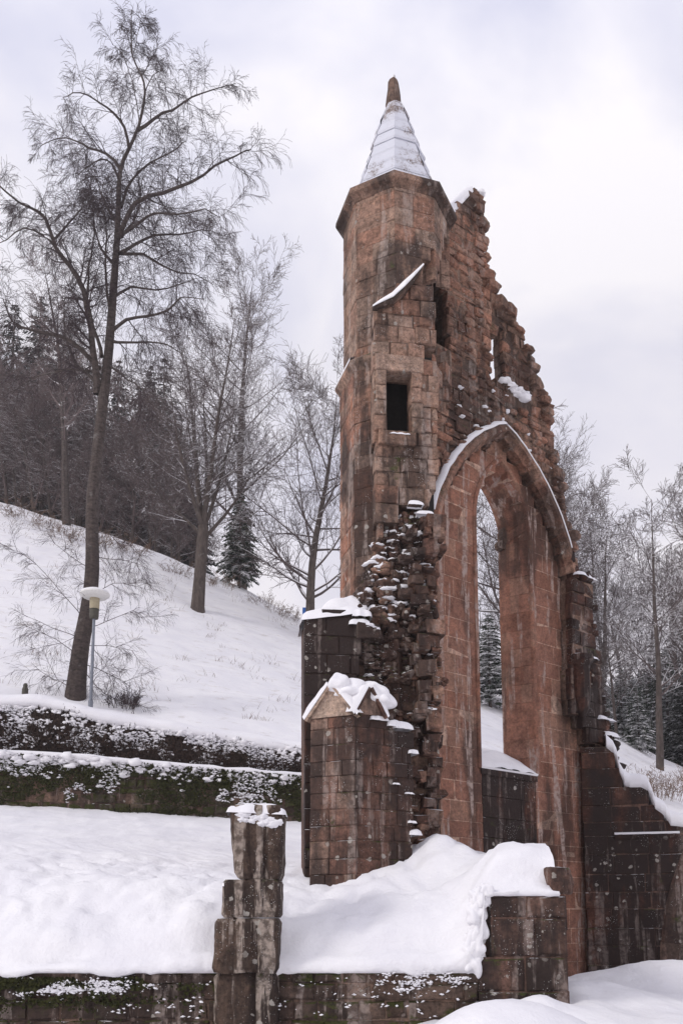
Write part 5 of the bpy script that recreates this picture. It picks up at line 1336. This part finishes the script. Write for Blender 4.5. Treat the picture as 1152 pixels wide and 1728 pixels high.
mb.add([(x, y, z) for y in (-.06, -.03) for x, z in ((-.2, k - .3), (.2, k - .3), (.2, k + .2), (-.2, k + .2))], [(0, 1, 2, 3), (7, 6, 5, 4), (0, 4, 5, 1), (1, 5, 6, 2), (2, 6, 7, 3), (3, 7, 4, 0)]); mb.build('sign_face', M_BLUE, sg)
SHP = dict(BASEP); SHP.update(seg=[5, 4, 3], wander=[.2, .3, .3], trop=[.04, .0, .0], taper=[.8, .7, .5], sides=[3, 3, 3], split=-1, n=[6, 4], start=[.2, .2], ang=[40, 45], len=[.5, .5], fall=[.3, .3], rr=[.6, .6], rmin=.008)
def shrub(name, hgt, spread, n_, mat):
    root = empty(name); mb = MB()
    for k in range(n_):
        a = rh.uniform(0, 6.28); r = spread * rh.random() ** .5; branch(mb, mb, Vector((r * math.cos(a), r * math.sin(a), -.1)), Vector((math.cos(a) * .4, math.sin(a) * .4, 1)).normalized(), hgt * rh.uniform(.5, 1.1), .014, 0, SHP, rh)
    mb.build('stems', mat, root); return root
s1 = shrub('shrub', 1.3, .9, 26, M_REED); GS = 'dry reddish shrubs along the crest of the slope'
for i, (px, py, k) in enumerate(((36, 872, 1.0), (78, 890, .8), (108, 905, .8), (150, 915, 1.1), (225, 930, .9), (300, 965, .8), (372, 985, .8), (440, 1015, .7), (470, 1030, .7), (490, 1038, .6), (200, 918, .8))):
    o = s1 if i == 0 else copy_tree(s1); p = onhill(px, py + 8); o.location = p; o.rotation_euler = (0, 0, i * 1.1); o.scale = (k * 1.3, k * 1.3, k); tag(o, 'dry twiggy shrub poking out of the snow near the slope crest', 'shrub', GS)
s2 = shrub('thicket', 1.6, 2.2, 70, M_REED); g = onhill(1110, 1318, 48); s2.location = g; tag(s2, 'tan leafless thicket dusted with snow behind the stepped side wall', 'shrub')
s3 = shrub('twig_clump', .9, .6, 40, M_BTWIG); s3.location = onhill(208, 1195, 36.6); tag(s3, 'dark twiggy clump at the foot of the slope right of the lamp post', 'shrub')

# dry grass stalks through the snow
mb = MB()
for k in range(240):
    px = rh.uniform(-60, 520); py = rh.choice([interp(px, RIDGE) + 6 + abs(rh.gauss(0, 30)), lerp(interp(px, RIDGE) + 10, interp(px, FOOT) - 20, rh.random())])
    if noise.noise(Vector((px * .013, py * .02, 4))) < -.05: continue
    g = onhill(px, min(py, interp(px, FOOT) - 12))
    for q in range(rh.randint(4, 14)):
        a = rh.uniform(0, 6.28); p = g + Vector((rh.gauss(0, .35), rh.gauss(0, .3), -.06)); h = rh.uniform(.12, .5); d = Vector((math.cos(a) * .5, math.sin(a) * .5, 1)) * h; w_ = Vector((.008, .004, 0))
        mb.add([p - w_, p + w_, p + d * .6 + w_ * .6, p + d + Vector((math.cos(a), math.sin(a), -.3)) * h * .2, p + d * .6 - w_ * .6], [(0, 1, 2, 4), (4, 2, 3)], rh.random())
o = mb.build('dry_grass', M_REED); tag(o, 'thin dry grass stalks poking through the snow of the slope', 'grass', kind='stuff')

# ============================================================ winter air
mb = MB(); X0, X1, Y0, Y1, Z0, Z1 = -190, 460, -14, 385, -3, 170
mb.add([(x, y, z) for z in (Z0, Z1) for x, y in ((X0, Y0), (X1, Y0), (X1, Y1), (X0, Y1))], [(3, 2, 1, 0), (4, 5, 6, 7), (0, 1, 5, 4), (1, 2, 6, 5), (2, 3, 7, 6), (3, 0, 4, 7)])
m = bpy.data.materials.new('winter_haze'); m.use_nodes = True; m.node_tree.nodes.clear()
o_ = m.node_tree.nodes.new('ShaderNodeOutputMaterial'); v_ = m.node_tree.nodes.new('ShaderNodeVolumePrincipled')
v_.inputs['Color'].default_value = (.93, .93, .97, 1); v_.inputs['Density'].default_value = .0006; v_.inputs['Anisotropy'].default_value = .2
m.node_tree.links.new(v_.outputs[0], o_.inputs['Volume'])
hz = mb.build('haze', m); tag(hz, kind='stuff')
